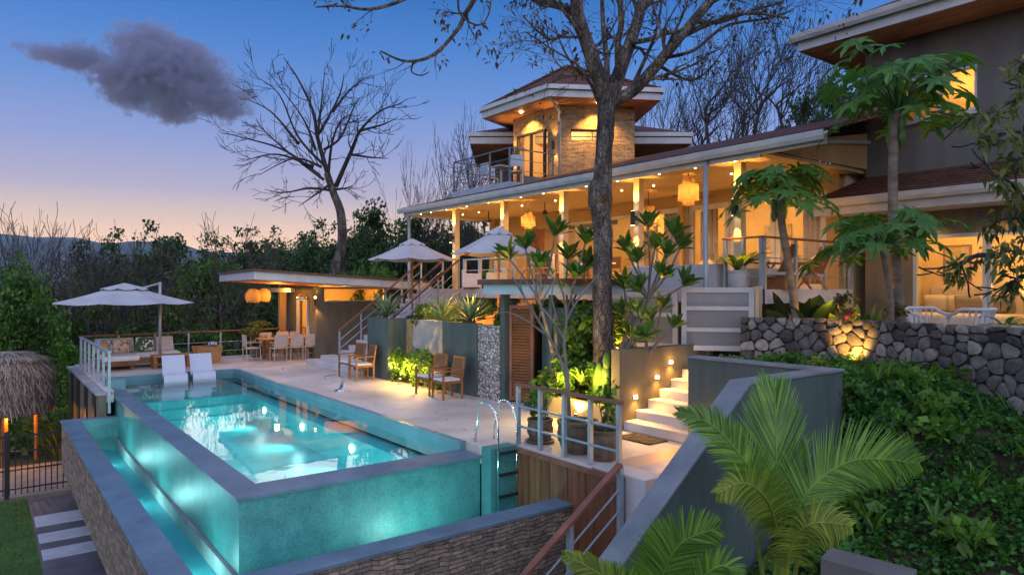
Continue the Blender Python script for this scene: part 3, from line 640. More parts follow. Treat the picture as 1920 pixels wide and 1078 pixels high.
# ceiling fans
FAN='brown ceiling fans under the terrace roof'
for i,(x,y,lab) in enumerate(((13.9,8.9,'ceiling fan over the lounge chairs near the terrace end'),(14.3,11.3,'ceiling fan past the large pendant'),(14.2,14.6,'ceiling fan between the tree trunk and the far pendant'),(13.6,16.2,'ceiling fan just before the far rattan pendant'),(13.7,19.3,'ceiling fan over the far corner of the terrace'))):
    t=empty('ceiling_fan',(x,y,CEZ),lab,'ceiling fan',FAN)
    MB().path([(x,y,CEZ),(x,y,CEZ-.28)],.015,6).build('rod',DARK,t); MB().lathe([(.02,.08),(.07,.05),(.08,-.03),(.03,-.06)],(x,y,CEZ-.33),12).build('motor',DARK,t)
    for k in range(3):
        a=k*2.094+i; c,s=math.cos(a),math.sin(a)
        MB().bar((x+.08*c,y+.08*s,CEZ-.33),(x+.62*c,y+.62*s,CEZ-.33),.11,.012).build('blade',WICK,t)

# terrace balustrades
railing('railing','white posted railing along the far half of the terrace',(12.36,18.75,2.56),(12.36,14.4,2.56),2.56,3.5,6,.09,.07,topm=WHITE,pm=WHITE,mids=(.62,.3),cable=.015)
railing('railing','thin dark topped railing in front of the terrace lounge chairs',(12.36,8.85,2.56),(12.36,8.0,2.56),2.56,3.62,3,.07,.07,topm=WOOD,mids=(.6,.25),cable=.012)
railing('railing','thin dark topped railing closing the papaya end of the terrace',(12.4,7.96,2.56),(15.8,7.96,2.56),2.56,3.62,4,.06,.07,topm=WOOD,mids=(.6,.25),cable=.012)

# ================================================================ tower
T=empty('tower',(16.4,17.5,5.4),'six sided sand stone tower with hipped tile roof above the terrace','tower')
C=Vector((16.0,17.3)); C0=Vector((16.38,17.5)); HV=[C0+Vector((math.cos(R(30+60*k)),math.sin(R(30+60*k))))*2.4 for k in range(6)]
P0,P1,P2=HV[2],HV[3],HV[4]
HV=[Vector((17.75,17.2)),Vector((16.7,19.6)),P0,P1,P2]; EV=[Vector((18.45,17.3)),Vector((17.1,20.6)),Vector((13.39,19.22)),Vector((13.39,15.775)),Vector((16.38,14.05))]
mb=MB(); wall_open(mb,P0,P1,5.4,8.36,.2,[(.35,1.8,5.75,7.66)]); wall_open(mb,P1,P2,5.4,8.36,.2,[(.34,1.75,7.2,7.55)])
for k in (4,0,1): wall_open(mb,HV[k],HV[(k+1)%5],5.4,8.36,.2)
mb.build('wall',TOWSTONE,T)
mb=MB(); mb.prism([tuple(C+(v-C)*.9) for v in HV],5.6,5.7); mb.build('floor',CREAM,T)
mb=MB()
for k in (4,0,1):
    a=C+(HV[k]-C)*.86; b=C+(HV[(k+1)%5]-C)*.86; wall_open(mb,a,b,5.7,8.3,.03)
mb.build('inner_wall',CREAM,T)
win((14.22,P0.y-.36),(14.22,P0.y-1.79),5.75,7.65,(.5,),.06,T,'glass_door',DARK)
e=(P2-P1).normalized(); nrm=Vector((-e.y,e.x)); a=P1+e*.35+nrm*.1; b=P1+e*1.74+nrm*.1
win(a,b,7.2,7.55,(.5,),.03,T,'window',DARK,.06)
def hexroof(c,apex,r,z0,zt,par,rfm,name='roof'):
    E=EV; NE=len(E)
    mb=MB(); mb.v=[(p.x,p.y,zt) for p in E]+[apex]; mb.f=[(k,(k+1)%NE,NE) for k in range(NE)]
    ro=mb.build(name,rfm,par)
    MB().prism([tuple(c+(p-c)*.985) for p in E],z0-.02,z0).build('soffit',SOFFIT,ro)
    f=MB(); g=MB(); h=MB()
    for k in range(NE):
        p,q=E[k],E[(k+1)%NE]
        f.bar((p.x,p.y,z0+.07),(q.x,q.y,z0+.07),.05,.2)
        d=(p-c).normalized()*.07; d2=(q-c).normalized()*.07
        g.bar((p.x+d.x,p.y+d.y,zt-.05),(q.x+d2.x,q.y+d2.y,zt-.05),.14,.13)
        h.path([(p.x,p.y,zt+.02),(apex[0],apex[1],apex[2]+.03)],.06,6)
    f.build('fascia',WHITE,ro); g.build('gutter',WHITE,ro); h.build('ridge_cap',ROOF,ro); return ro
hexroof(C,(15.5,17.3,9.95),3.45,8.32,8.62,T,ROOF)
mb=MB(); q=P1+Vector((-.05,-.05)); E1=EV[3]+Vector((.05,.05)); mb.path([(E1.x,E1.y,8.5),(E1.x+.1,E1.y+.06,8.3),(q.x-.05,q.y-.05,8.05),(q.x-.05,q.y-.05,5.5)],.045,8); mb.build('downpipe',WHITE,T,smooth=True)
for (w,z) in ((1.05,8.3),):
    p=P0+(P1-P0)*.42+Vector((-.45,0)); m=MB().ball((p.x,p.y,8.28),.06,.06,.04,8,4); m.build('downlight',BULBS,T); spot((p.x,p.y,8.22),(p.x+.35,p.y,7),85,ang=110)
    p=P1+e*1.1-nrm*.45; m=MB().ball((p.x,p.y,8.28),.06,.06,.04,8,4); m.build('downlight',BULBS,T); spot((p.x,p.y,8.22),(p.x+.2,p.y+.2,7),85,ang=110)
for y,l in ((P0.y-.12,'a'),(P1.y+.22,'b')):
    MB().path([(14.2,y,6.95),(14.2,y,7.2)],.05,10).build('wall_lamp',DARK,T); spot((14.19,y,7.26),(14.27,y,8.2),9,ang=80); spot((14.19,y,6.9),(14.27,y,6.2),9,ang=80)
point((15.8,17.3,7.6),40,(1,.66,.28),.15)
# volume behind the tower
V=empty('rear_wing',(17.5,18.5,5.4),'dark lower wing with wide eaves peeping out both sides of the tower','building')
def rq(a,b,c,d): return [tuple(rd(r_,d_,0).xy) for r_,d_ in ((a,c),(b,c),(b,d),(a,d))]
MB().prism(rq(-.65,5.5,26.4,29),5.0,7.62).build('wall',GREYWALL,V)
mb=MB(); q=rq(-1.45,6.25,24.2,29); t2=rq(1.2,3.6,26.4,26.8); mb.hexa([(x,y,8.0) for x,y in q],[(x,y,8.9) for x,y in t2]); ro=mb.build('roof',ROOF,V)
MB().prism(rq(-1.4,6.2,24.25,28.9),7.6,7.63).build('soffit',SOFFIT,ro)
mb=MB(); q=rq(-1.45,6.25,24.2,29)
for i in range(4):
    a,b=q[i],q[(i+1)%4]; mb.bar((*a,7.72),(*b,7.72),.05,.22); mb.bar((*a,7.93),(*b,7.93),.16,.14)
mb.build('gutter',WHITE,ro)
pp=rd(3.62,24.5,0); MB().path([(pp.x,pp.y,7.7),(pp.x+.05,pp.y+.1,7.3),(pp.x+.1,pp.y+.2,7.1),(pp.x+.1,pp.y+.2,5.6)],.05,8).build('downpipe',METAL,V)

BALM=mat('slate_rail_paint',(.13,.16,.2),(.10,.12,.15),.45,4,3,0)
# balcony
B=empty('balcony',(13.4,17.9,5.5),'pale blue edged balcony with thin railing in front of the tower','balcony')
MB().box(12.35,14.28,16.35,19.5,5.5,5.74).build('slab',METAL,B)
mb=MB(); mb.box(12.9,14.28,16.3,16.35,5.4,5.95); mb.build('side_panel',GREYWALL,B)
for (x,y) in ((12.4,19.45),(12.4,18.4),(12.4,17.4),(12.4,16.4),(14.1,16.4),(13.5,19.45)): MB().box(x-.022,x+.022,y-.022,y+.022,5.4,6.72).build('post',BALM,B)
mb=MB()
for z,w in ((6.74,.024),(6.42,.012),(6.1,.012)): mb.path([(14.2,16.4,z),(12.4,16.4,z),(12.4,19.45,z),(14.2,19.45,z)],w,6)
mb.build('rail',BALM,B)
mb=MB()
for i in range(7):
    z=5.85+i*.12; mb.path([(12.4,19.45,z),(14.2,19.45,z)],.008,4)
mb.build('cable',METAL,B)

# ================================================================ bedroom wing
BW=empty('bedroom_wing',(16,5,1.4),'two storey grey wing with lit bedroom and wide timber eaves','house')
ops=[(1.0,3.85,1.45,3.72)]
mb=MB(); wall_open(mb,(16,7.7),(16,0),.3,4.35,.18,ops); mb.build('ground_wall',OLIVE,BW)
mb=MB(); wall_open(mb,(16,7.7),(16,0),4.35,8.3,.18,[(.83,2.25,6.2,7.12)]); mb.build('upper_wall',GREYWALL,BW)
mb=MB(); mb.box(16.18,20,7.52,7.7,.3,8.3); mb.box(16.18,20,0,.18,.3,8.3); mb.box(20,20.2,0,7.7,.3,8.3); mb.build('side_wall',GREYWALL,BW)
mb=MB(); mb.box(18.3,18.4,.2,7.5,1.4,4.1); mb.box(16.2,18.3,7.42,7.5,1.4,4.1); mb.box(16.2,18.3,2.2,2.3,1.4,4.1); mb.build('bedroom_wall',CREAM,BW)
MB().box(16.18,18.3,2.3,7.42,4.1,4.2).build('bedroom_ceiling',WHITE,BW); MB().box(12.0,18.3,1.0,7.5,.9,1.42).build('bedroom_floor',CONC,BW)
win((16.06,6.69),(16.06,5.29),1.45,3.72,(),.08,BW,'sliding_door',METAL); win((16.1,5.31),(16.1,3.86),1.45,3.72,(),.08,BW,'sliding_door',METAL)
o=win((16.05,6.86),(16.05,5.46),6.2,7.12,(.17,.5),.05,BW,'window',WHITE)
MB().box(15.93,16.0,5.4,6.92,6.12,6.19).build('window_sill',WHITE,o)
mb=MB(); mb.box(17.5,17.6,4.8,7.4,5.5,8); mb.build('inner_wall',CREAM,BW); point((17.0,6.2,7.2),10,(1,.58,.2),.1)
# lower roof
mb=MB()
def qd(a,b,c,d): mb.add([a,b,c,d],[(0,1,2,3)])
qd((14.85,8.45,4.52),(14.85,0,4.52),(16.0,0,5.1),(16.0,7.7,5.1)); qd((14.85,8.45,4.52),(16.0,7.7,5.1),(16.0,8.45,4.55),(16,8.45,4.5))
ro=mb.build('lower_roof',ROOF,BW); md=ro.modifiers.new('thick','SOLIDIFY'); md.thickness=.06; md.offset=-1
MB().box(14.9,14.95,0,8.4,4.2,4.44).build('fascia',WHITE,ro); MB().box(14.95,16,0,8.38,4.22,4.24).build('soffit',WHITE,ro); MB().box(14.95,16,8.34,8.39,4.245,4.44).build('fascia',WHITE,ro)
mb=MB(); mb.extr([(14.89+x,0,4.5+z) for x,z in prof],(0,8.5,0)); mb.build('gutter',WHITE,ro)
# upper roof with timber soffit
mb=MB(); mb.hexa([(14.75,-1,8.32),(20.8,-1,8.32),(20.8,8.7,8.32),(14.75,8.7,8.32)],[(17.5,-1,9.6),(18.2,-1,9.6),(18.2,6.2,9.6),(17.5,6.2,9.6)]); ro=mb.build('upper_roof',ROOF,BW)
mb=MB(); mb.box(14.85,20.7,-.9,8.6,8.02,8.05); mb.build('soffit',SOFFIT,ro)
mb=MB(); mb.box(14.8,14.85,-.9,8.65,7.98,8.24); mb.box(14.85,20.7,8.6,8.65,7.98,8.24); mb.build('fascia',WHITE,ro)
mb=MB(); mb.extr([(14.79+x,-1,8.3+z) for x,z in prof],(0,9.8,0)); mb.extr([(14.7,8.66-x,8.3+z) for x,z in reversed(prof)],(6,0,0)); mb.build('gutter',WHITE,ro)
# bedroom furniture
bed=empty('bed',(17.3,6.3,1.42),'wide bed with mustard lit covers and upholstered headboard','bed')
MB().box(16.45,18.1,5.3,7.2,1.42,1.72).build('base',WOOD,bed,bevel=.02); MB().box(16.4,18.12,5.25,7.22,1.72,2.02).build('mattress',FABW,bed,bevel=.06); MB().box(18.14,18.28,5.3,7.2,1.42,2.62).build('headboard',FABB,bed,bevel=.03)
PILL=patternfab('plain_pillow',(.6,.55,.45),[(.3,(.68,.64,.56)),(.7,(.58,.53,.44))],4)
def pillow(name,c,sx,sy,sz,rot,m,lab,group=None):
    mb=MB(); n=12
    for j in range(n+1):
        for i in range(n+1):
            u,v=i/n*2-1,j/n*2-1; e=(1-u**4)*(1-v**4); px=u*(1-.07*v*v); pv=v*(1-.07*u*u)
            for s in (1,-1): mb.v.append((px*sx/2,s*e**.6*sy/2,pv*sz/2))
    for j in range(n):
        for i in range(n):
            for s in (0,1):
                a=[(j*(n+1)+i)*2+s,(j*(n+1)+i+1)*2+s,((j+1)*(n+1)+i+1)*2+s,((j+1)*(n+1)+i)*2+s]; mb.f.append(tuple(a if s==0 else a[::-1]))
    o=mb.build(name,m,smooth=True); o.location=c; o.rotation_euler=rot; return tag(o,lab,'pillow',group)
DKP=patternfab('grey_pillow',(.2,.18,.15),[(.3,(.30,.27,.22)),(.7,(.24,.21,.17))],4)
for i,(y,x,m,l) in enumerate(((6.95,17.9,PILL,'white pillow at the picture end of the bed'),(6.45,17.9,PILL,'white pillow in the middle of the bed'),(6.2,17.65,DKP,'dark grey scatter cushion leaning on the white pillows'),(5.95,17.9,PILL,'white pillow on the lamp end of the bed'),(5.6,17.75,DKP,'dark grey scatter cushion beside the bedside lamp'))):
    pillow('bed_pillow',(x,y,2.23),.55,.2,.42,(R(-18),0,R(90)),m,l,'pillows on the bed')
t=empty('table_lamp',(18.0,4.95,1.42),'bedside lamp with glowing drum shade beside the bed','lamp'); MB().box(17.8,18.2,4.75,5.15,1.42,1.95).build('side_cabinet',WOOD,t); MB().path([(18,4.95,1.95),(18,4.95,2.25)],.03,8).build('stem',DARK,t); MB().lathe([(.15,0),(.17,-.3)],(18,4.95,2.55),16).build('shade',SHADE,t,smooth=True); MB().ball((18,4.95,2.4),.05).build('bulb',BULB,t)
point((18,4.95,2.62),10,(1,.58,.2),.06); point((17.0,4.6,3.8),22,(1,.6,.22),.15); point((17.2,6.5,3.9),15,(1,.6,.22),.1)
t=empty('wall_picture',(18.28,6.62,3.2),'framed pale picture on the bedroom wall above the bed','picture'); frame_rect(MB(),(18.28,6.95),(18.28,6.35),2.75,3.6,.05,.04).build('frame',WOOD,t)
MB().box(18.27,18.285,6.4,6.9,2.8,3.55).build('print',patternfab('abstract_print',0,[(.3,(.5,.42,.3)),(.5,(.3,.27,.2)),(.7,(.6,.52,.4))],3),t)
for y in (6.4,5.0): spot((15.5,y,4.18),(15.7,y,2.5),12,ang=120)
# ================================================================ stairs from the deck up to the terrace (far)
t=empty('stairs',(9.3,20,0),'long white stairs climbing from the deck beside the green wall','stairs')
mb=MB(); rise=FZ/15
for i in range(15):
    y1=21.5+(1.5,.85,.45,.2,.1)[i] if i<5 else 21.5; mb.box((8.72 if i==0 else 8.96 if i==1 else 9.0+.225*i),9.0+.225*(i+1)+(.0 if i else 0),18.95,y1,0 if i<6 else rise*(i-5),rise*(i+1))
mb.build('flight',STEP,t,bevel=.012)
MB().hexa([(9.3,18.86,0),(12.4,18.86,1.9),(12.4,18.95,1.9),(9.3,18.95,0)],[(9.3,18.86,.3),(12.4,18.86,2.6),(12.4,18.95,2.6),(9.3,18.95,.3)]).build('stringer',STEP,t)
def stairrail(name,lab,pts_low,slope_pts,npost,h,pm=METAL,tm=RAILWOOD,mids=(.66,.36),tw=.09,pw=.05):
    a,b=Vector(slope_pts[0]),Vector(slope_pts[1]); t=empty(name,a,lab,'railing','handrails beside the steps')
    for i in range(npost):
        p=a.lerp(b,i/(npost-1)); MB().box(p.x-pw/2,p.x+pw/2,p.y-pw/2,p.y+pw/2,p.z-.05,p.z+h-.03).build('post',pm,t)
    MB().bar(a+Vector((0,0,h)),b+Vector((0,0,h)),tw,.05).build('handrail',tm,t,bevel=.008)
    for k in mids: MB().path([a+Vector((0,0,h*k)),b+Vector((0,0,h*k))],.014,6).build('mid_rail',pm,t)
    return t
stairrail('stair_railing','handrail along the pavilion side of the white stairs',None,((9.25,21.45,.25),(12.3,21.45,FZ)),5,.95)
stairrail('stair_railing','handrail along the planter side of the white stairs',None,((9.15,19.0,.15),(12.3,19.0,FZ)),5,.95)
stairrail('stair_railing','middle handrail between the two flights of white stairs',None,((9.6,20.0,.45),(12.3,20.0,FZ)),4,.95)

# ================================================================ retaining walls behind the deck
GB=Vector((10.5,15,1.7))
mb=MB(); mb.box(9.62,12.9,12.6,18.86,.0,1.62); tag(mb.build('garden_bed',SOIL),kind='structure')
t=empty('planter_wall',(9.4,15.5,0),'tall green and concrete planter wall behind the wooden armchairs','garden wall')
mb=MB(); mb.box(9.0,9.2,17.55,18.86,0,1.73); mb.box(9.2,9.62,17.55,17.75,0,1.73); mb.box(9.3,9.5,13.62,15.15,0,1.74); mb.build('green_wall',GREEN,t,bevel=.008)
MB().box(9.6,9.75,15.15,17.2,0,1.71).build('concrete_wall',CONC,t)
MB().box(9.58,9.74,17.2,17.56,0,1.7).build('stone_strip',TOWSTONE,t)
MB().box(9.36,9.5,12.78,13.62,0,1.72).build('pebble_panel',GABION,t)
tag(MB().box(9.2,9.6,15.15,17.55,0,.1).build('soil_strip',SOIL),kind='structure')
# carved stone pieces in the niche
rk=MB(); r3=random.Random(5)
for (y,z,h) in ((15.5,.2,1.35),(15.62,.1,.9)):
    rk.hexa([(9.42,y-.16,z-.2),(9.6,y-.16,z-.2),(9.6,y+.16,z-.2),(9.42,y+.16,z-.2)],[(9.5,y-.05,z+h),(9.6,y-.05,z+h),(9.6,y+.03,z+h),(9.5,y+.03,z+h)])
tag(rk.build('stone_slab',mat('pale_carved_stone',(.5,.43,.34),(.32,.27,.21),.85,6,6,.6,18)),'pale upright stone leaning on the concrete planter wall','rock')

# ================================================================ outdoor shower pavilion
t=empty('shower_pavilion',(10.2,11.8,0),'blue green shower pavilion with flat roof and slatted door','pavilion')
mb=MB(); q=[(9.15,13.1),(9.15,10.6),(11.6,10.6),(11.6,13.1)]; mb.prism(q,2.45,2.66); mb.build('roof_fascia',mat('blue_white_paint',(.42,.56,.6),(.36,.5,.55),.5,2,3,0),t)
MB().prism([(9.05,13.2),(9.05,10.5),(11.7,10.5),(11.7,13.2)],2.66,2.78).build('roof',FLATROOF,t)
MB().box(9.4,9.56,12.62,12.78,0,2.45).build('post',GREEN,t); MB().box(9.42,9.52,11.0,11.1,0,2.45).build('post',GREEN,t)
mb=MB(); mb.box(9.95,10.1,10.75,11.95,0,2.16); mb.box(10.1,11.6,10.75,10.9,0,2.16); mb.box(9.56,9.7,12.55,12.7,0,2.3); mb.build('wall',GREEN,t)
d=MB(); d.box(9.5,9.58,12.5,12.6,.05,2.22); d.box(9.72,9.8,11.98,12.08,.05,2.22)
dr=empty('slatted_door',(9.6,12.3,0),None,None); dr.parent=t; ORG[dr.name]=Vector((9.6,12.3,0))
dr.location=Vector((9.6,12.3,0))-Vector((10.2,11.8,0))
p0,p1=Vector((9.52,12.58)),Vector((9.76,12.0)); frame_rect(MB(),p0,p1,.05,2.2,.08,.07).build('frame',RAILWOOD,dr)
mb=MB(); dd=(p1-p0).normalized()
for i in range(30):
    z=.16+i*.066; a=p0+dd*.08; b=p1-dd*.08; mb.bar((a.x,a.y,z),(b.x,b.y,z),.075,.012,up=(-.7*abs(dd.y),-.35,.75))
mb.build('louvre',WOOD,dr)
# dark timber deck lounger glow behind (orange lit timber steps between planter and shower)
t=empty('timber_steps',(10.8,14.8,1.6),'orange lit timber steps in the garden bed beside the shower pavilion','steps')
mb=MB()
for i in range(7): mb.box(10.1+.3*i,10.4+.3*i,14.35,15.25,1.6,1.66+.1*i)
mb.build('tread',TEAKL,t,bevel=.01)
point((9.95,14.75,2.25),26,(1,.5,.13),.06)

t=empty('garden_pier',(10.6,10.15,.36),'square pier glowing gold just behind the tall trunk','pier'); MB().box(10.48,10.72,10.03,10.27,.3,2.3).build('shaft',TERWALL,t,bevel=.01); MB().box(10.45,10.75,10.0,10.3,2.3,2.36).build('cap',CONC,t)
spot((10.2,9.85,.75),(10.55,10.1,2.0),30,ang=110); point((10.3,9.95,1.5),5,(1,.58,.2),.04)
# ================================================================ entrance stairs (near)
t=empty('stairs',(10.3,8,0),'wide white stairs with lit treads beside the olive wall','stairs')
mb=MB()
for i in range(7): mb.box(9.3+.33*i,9.3+.33*(i+1) if i<6 else 12.6,7.15,8.85+(.55 if i==0 else .28 if i==1 else 0)*0,.165*i-.1 if i else 0,.165*(i+1))
mb.build('flight',STEP,t,bevel=.012)
t=empty('stair_wall',(10.3,9,0),'olive green wall with three little step lights','garden wall')
MB().box(9.22,11.75,8.86,9.08,0,1.46).build('wall',OLIVE,t,bevel=.008)
for (x,z) in ((9.62,.56),(10.22,.88),(10.62,1.14)):
    MB().box(x-.06,x+.06,8.845,8.86,z-.03,z+.05).build('light_frame',WHITE,t); MB().box(x-.045,x+.045,8.838,8.845,z-.02,z+.035).build('step_light',BULBS,t)
    spot((x,8.80,z),(x-.05,8.3,z-.7),15,(1,.55,.17),ang=150,r=.03,blend=.8); point((x,8.74,z+.06),.9,(1,.55,.17),.03)
tag(MB().box(9.08,9.22,9.08,10.75,0,.42).build('low_planter_wall',mat('lamplight_tinted_render',(.42,.33,.16),(.34,.26,.12),.8,3,4,.1,40)),'low planter wall with warm lamplight painted into its colour behind the potted plants','garden wall')  # white wall; the warm lamplight on it is put into the base colour
tag(MB().box(9.22,12.3,9.08,10.7,0,.36).build('garden_bed',SOIL),kind='structure')
tag(MB().box(11.6,15.3,7.0,10.6,.3,1.14).build('upper_landing',DIRT),kind='structure')
# planter walls round the steps down
t=empty('parapet_wall',(6.5,5.5,0),'grey green stair parapet wall stepping down past the palm fronds','wall')
mb=MB()
mb.box(9.0,9.25,4.75,7.15,-3,1.47)
mb.box(7.1,9.0,4.75,5.0,-3,1.47)
mb.hexa([(2.0,4.75,-6),(7.1,4.75,-3),(7.1,5.0,-3),(2.0,5.0,-6)],[(2.0,4.75,-2.33),(7.1,4.75,1.47),(7.1,5.0,1.47),(2.0,5.0,-2.33)])
mb.build('wall',GREEN,t,bevel=.01)
mb=MB(); mb.box(8.98,9.27,4.73,7.17,1.47,1.5); mb.box(7.1,8.98,4.73,5.02,1.47,1.5); mb.hexa([(2.0,4.73,-2.33),(7.1,4.73,1.47),(7.1,5.02,1.47),(2.0,5.02,-2.33)],[(2.0,4.73,-2.3),(7.1,4.73,1.5),(7.1,5.02,1.5),(2.0,5.02,-2.3)]); mb.build('cap',mat('weathered_cap',(.21,.235,.25),(.13,.15,.165),.8,2,7,.2,40),t)
# steps down
t=empty('stairs',(8.5,6.2,-.3),'sunken pale steps glowing orange below the door mat','stairs')
mb=MB()
for i in range(4): mb.box(7.5,9.0,7.35-.45*(i+1),7.35-.45*i,-.9,-.175*(i+1)+.0)
mb.box(7.1,7.5,6.35,7.35,-1.4,-.004)
for i in range(8): mb.box(7.1-.27*(i+1),7.1-.27*i,5.0,6.35,-3.2,-.7-.19*(i+1))
mb.box(7.1,7.5,5.0,6.35,-1.4,-.7)
mb.build('flight',STEP,t,bevel=.01)
point((8.75,6.9,.18),5,(1,.52,.14),.04); point((8.7,5.7,-.1),7,(1,.52,.14),.04)
stairrail('stair_railing','brown handrail sloping down past the plank screen',None,((7.0,6.72,-.82),(4.2,6.72,-2.65)),4,.98,tw=.1,pw=.07)
MB().box(7.02,7.12,6.6,6.7,-2.5,-.02).build('post',RAILWOOD,bpy.data.objects['plank_screen']) if 0 else None
# door mat
t=tag(MB().box(8.72,9.2,7.72,8.5,.002,.02).build('door_mat',mat('coir_mat',(.10,.075,.05),(.02,.017,.014),.95,9,3,.5,60,contrast=(.45,.55))),'dark patterned door mat at the foot of the white stairs','door mat')

# ================================================================ hillside, stone wall, gate
def hz(x,y):
    if y>=4.9: return 1.32 if x>9.1 else -3
    z=.1+.45*(x-9.1)+.10*fnoise(x*4,y*4); 
    z=max(-3.2,min(z,.66)); k=ss(2.6,4.7,y)*ss(8.95,9.9,x); return z*(1-k)+max(z,1.18)*k
mb=MB(); n=40
X0,X1,Y0,Y1=2.0,13.6,-6.0,4.74
for j in range(n+1):
    for i in range(n+1):
        x=X0+(X1-X0)*i/n; y=Y0+(Y1-Y0)*j/n; mb.v.append((x,y,hz(x,y)))
for j in range(n):
    for i in range(n): mb.f.append((j*(n+1)+i,j*(n+1)+i+1,(j+1)*(n+1)+i+1,(j+1)*(n+1)+i))
tag(mb.build('hillside',SOIL,smooth=True),kind='structure')
tag(MB().box(9.25,13.0,4.75,7.15,.0,1.2).build('garden_bed',SOIL),kind='structure')
WP=[(11.45,7.85),(11.85,7.0),(11.98,5.85),(11.75,4.7),(11.3,3.3),(10.75,1.8),(10.1,.2),(9.4,-1.5)]
t=empty('stone_wall',(11.8,5,1),'rough grey rubble stone wall curving below the bedroom terrace','stone wall')
mb=MB()
for i in range(len(WP)-1):
    (a,b),(c,d)=WP[i],WP[i+1]; dv=Vector((c-a,d-b)).normalized(); nn=Vector((-dv.y,dv.x))*-.0
    pass
r4=random.Random(11)
def walltop(s): return 2.06-.01*s
# core plus individually rounded stones
L=[0]
for i in range(len(WP)-1): L.append(L[-1]+(Vector(WP[i+1])-Vector(WP[i])).length)
def wp(s):
    for i in range(len(WP)-1):
        if s<=L[i+1] or i==len(WP)-2:
            f=(s-L[i])/(L[i+1]-L[i]); a,b=Vector(WP[i]),Vector(WP[i+1]); p=a.lerp(b,f); d=(b-a).normalized(); return p,d
core=MB(); prevq=None
for k in range(45):
    s=L[-1]*k/44; p,d=wp(s); nn=Vector((d.y,-d.x))
    if nn.x>0: nn=-nn
    core.v += [(p.x+nn.x*.0,p.y+nn.y*.0,-.4),(p.x-nn.x*.35,p.y-nn.y*.35,-.4),(p.x-nn.x*.35,p.y-nn.y*.35,2.02),(p.x,p.y,2.02)]
for k in range(44):
    a=4*k; b=a+4
    core.f += [(a+3,a,b,b+3),(a+2,a+3,b+3,b+2),(a+1,a+2,b+2,b+1)]
core.f += [(0,3,2,1)]
core.build('mortar_core',mat('dark_mortar',(.05,.048,.045),(.03,.03,.03),.95,6,5,.5,30),t)
st=MB()
def stone(c,d,nn,w,h,dep):
    m=6; k=r4.choice((6,7,8)); pts=[]
    for i in range(k):
        a=2*math.pi*(i+.5*r4.random())/k; e=3.6
        cx=math.copysign(abs(math.cos(a))**(2/e),math.cos(a))*w/2*r4.uniform(.9,1.08); cz=math.copysign(abs(math.sin(a))**(2/e),math.sin(a))*h/2*r4.uniform(.9,1.08); pts.append((cx*1.0,cz*1.0))
    base=len(st.v); rings=((1.0,-.02),(1.0,.5),(.93,.86),(.72,1.0))
    for sc,o in rings:
        for (cx,cz) in pts:
            jit=r4.uniform(-.08,.08) if o>.5 else 0
            p=c+d*cx*sc+nn*(dep*(o+jit)); st.v.append((p.x,p.y,c.z+cz*sc))
    for q in range(len(rings)-1):
        for i in range(k): st.f.append((base+q*k+i,base+q*k+(i+1)%k,base+(q+1)*k+(i+1)%k,base+(q+1)*k+i))
    st.f.append(tuple(base+(len(rings)-1)*k+i for i in range(k)))
# irregular rubble: polygonal cells of a jittered field, each one its own rounded stone
SZ0,SZ1=.15,2.05; seeds=[]; z=SZ0; row=0
while z<SZ1:
    hh=r4.uniform(.13,.21) if z<1.84 else .15; q=-.1+r4.uniform(0,.2)
    while q<L[-1]+.1:
        w=r4.uniform(.14,.34); seeds.append((q+w/2,min(z+hh/2+(r4.uniform(-.09,.09) if z<1.8 else r4.uniform(-.015,.015)),SZ1-.06))); q+=w
    z+=hh
def clip(poly,px,pz,qx,qz):
    mx,mz=(px+qx)/2,(pz+qz)/2; nx,nz=qx-px,qz-pz; out=[]
    for i in range(len(poly)):
        a_,b_=poly[i],poly[(i+1)%len(poly)]; da=(a_[0]-mx)*nx+(a_[1]-mz)*nz; db=(b_[0]-mx)*nx+(b_[1]-mz)*nz
        if da<=0: out.append(a_)
        if da*db<0: u=da/(da-db); out.append((a_[0]+(b_[0]-a_[0])*u,a_[1]+(b_[1]-a_[1])*u))
    return out
for (sx_,sz_) in seeds:
    poly=[(max(sx_-.45,-.02),max(sz_-.4,0.0)),(min(sx_+.45,L[-1]),max(sz_-.4,0.0)),(min(sx_+.45,L[-1]),min(sz_+.4,SZ1)),(max(sx_-.45,-.02),min(sz_+.4,SZ1))]
    for (qx,qz) in sorted(seeds,key=lambda q:(q[0]-sx_)**2+(q[1]-sz_)**2)[1:17]: poly=clip(poly,sx_,sz_,qx,qz)
    if len(poly)<3: continue
    cx=sum(p_[0] for p_ in poly)/len(poly); cz=sum(p_[1] for p_ in poly)/len(poly)
    pts=[]
    for i in range(len(poly)):   # chamfer the corners
        p_,n_,v_=poly[i],poly[(i+1)%len(poly)],poly[i-1]
        for o_ in (v_,n_):
            l_=math.hypot(o_[0]-p_[0],o_[1]-p_[1]); u=min(.32,.05/max(l_,1e-6)); pts.append((p_[0]+(o_[0]-p_[0])*u,p_[1]+(o_[1]-p_[1])*u))
    dep=r4.uniform(.035,.09); base=len(st.v); k=len(pts); tx_,tz_=r4.uniform(-.25,.25),r4.uniform(-.25,.25)
    for gap,o in ((.004,-.3),(.006,.35),(.012,.84),(.032,1.0)):
        for (a_,b_) in pts:
            dl=max(math.hypot(a_-cx,b_-cz),1e-6); f=max(0,(dl-gap)/dl); aa,bb=cx+(a_-cx)*f,cz+(b_-cz)*f; p,d=wp(min(max(aa,0),L[-1])); nn=Vector((d.y,-d.x)); nn=nn if nn.x<0 else -nn
            oo=dep*(o+(tx_*(aa-cx)*4+tz_*(bb-cz)*4 if o>.5 else 0)); st.v.append((p.x+nn.x*oo,p.y+nn.y*oo,bb))
    for q in range(3):
        for i in range(k): st.f.append((base+q*k+i,base+q*k+(i+1)%k,base+(q+1)*k+(i+1)%k,base+(q+1)*k+i))
    st.f.append(tuple(base+3*k+i for i in range(k)))
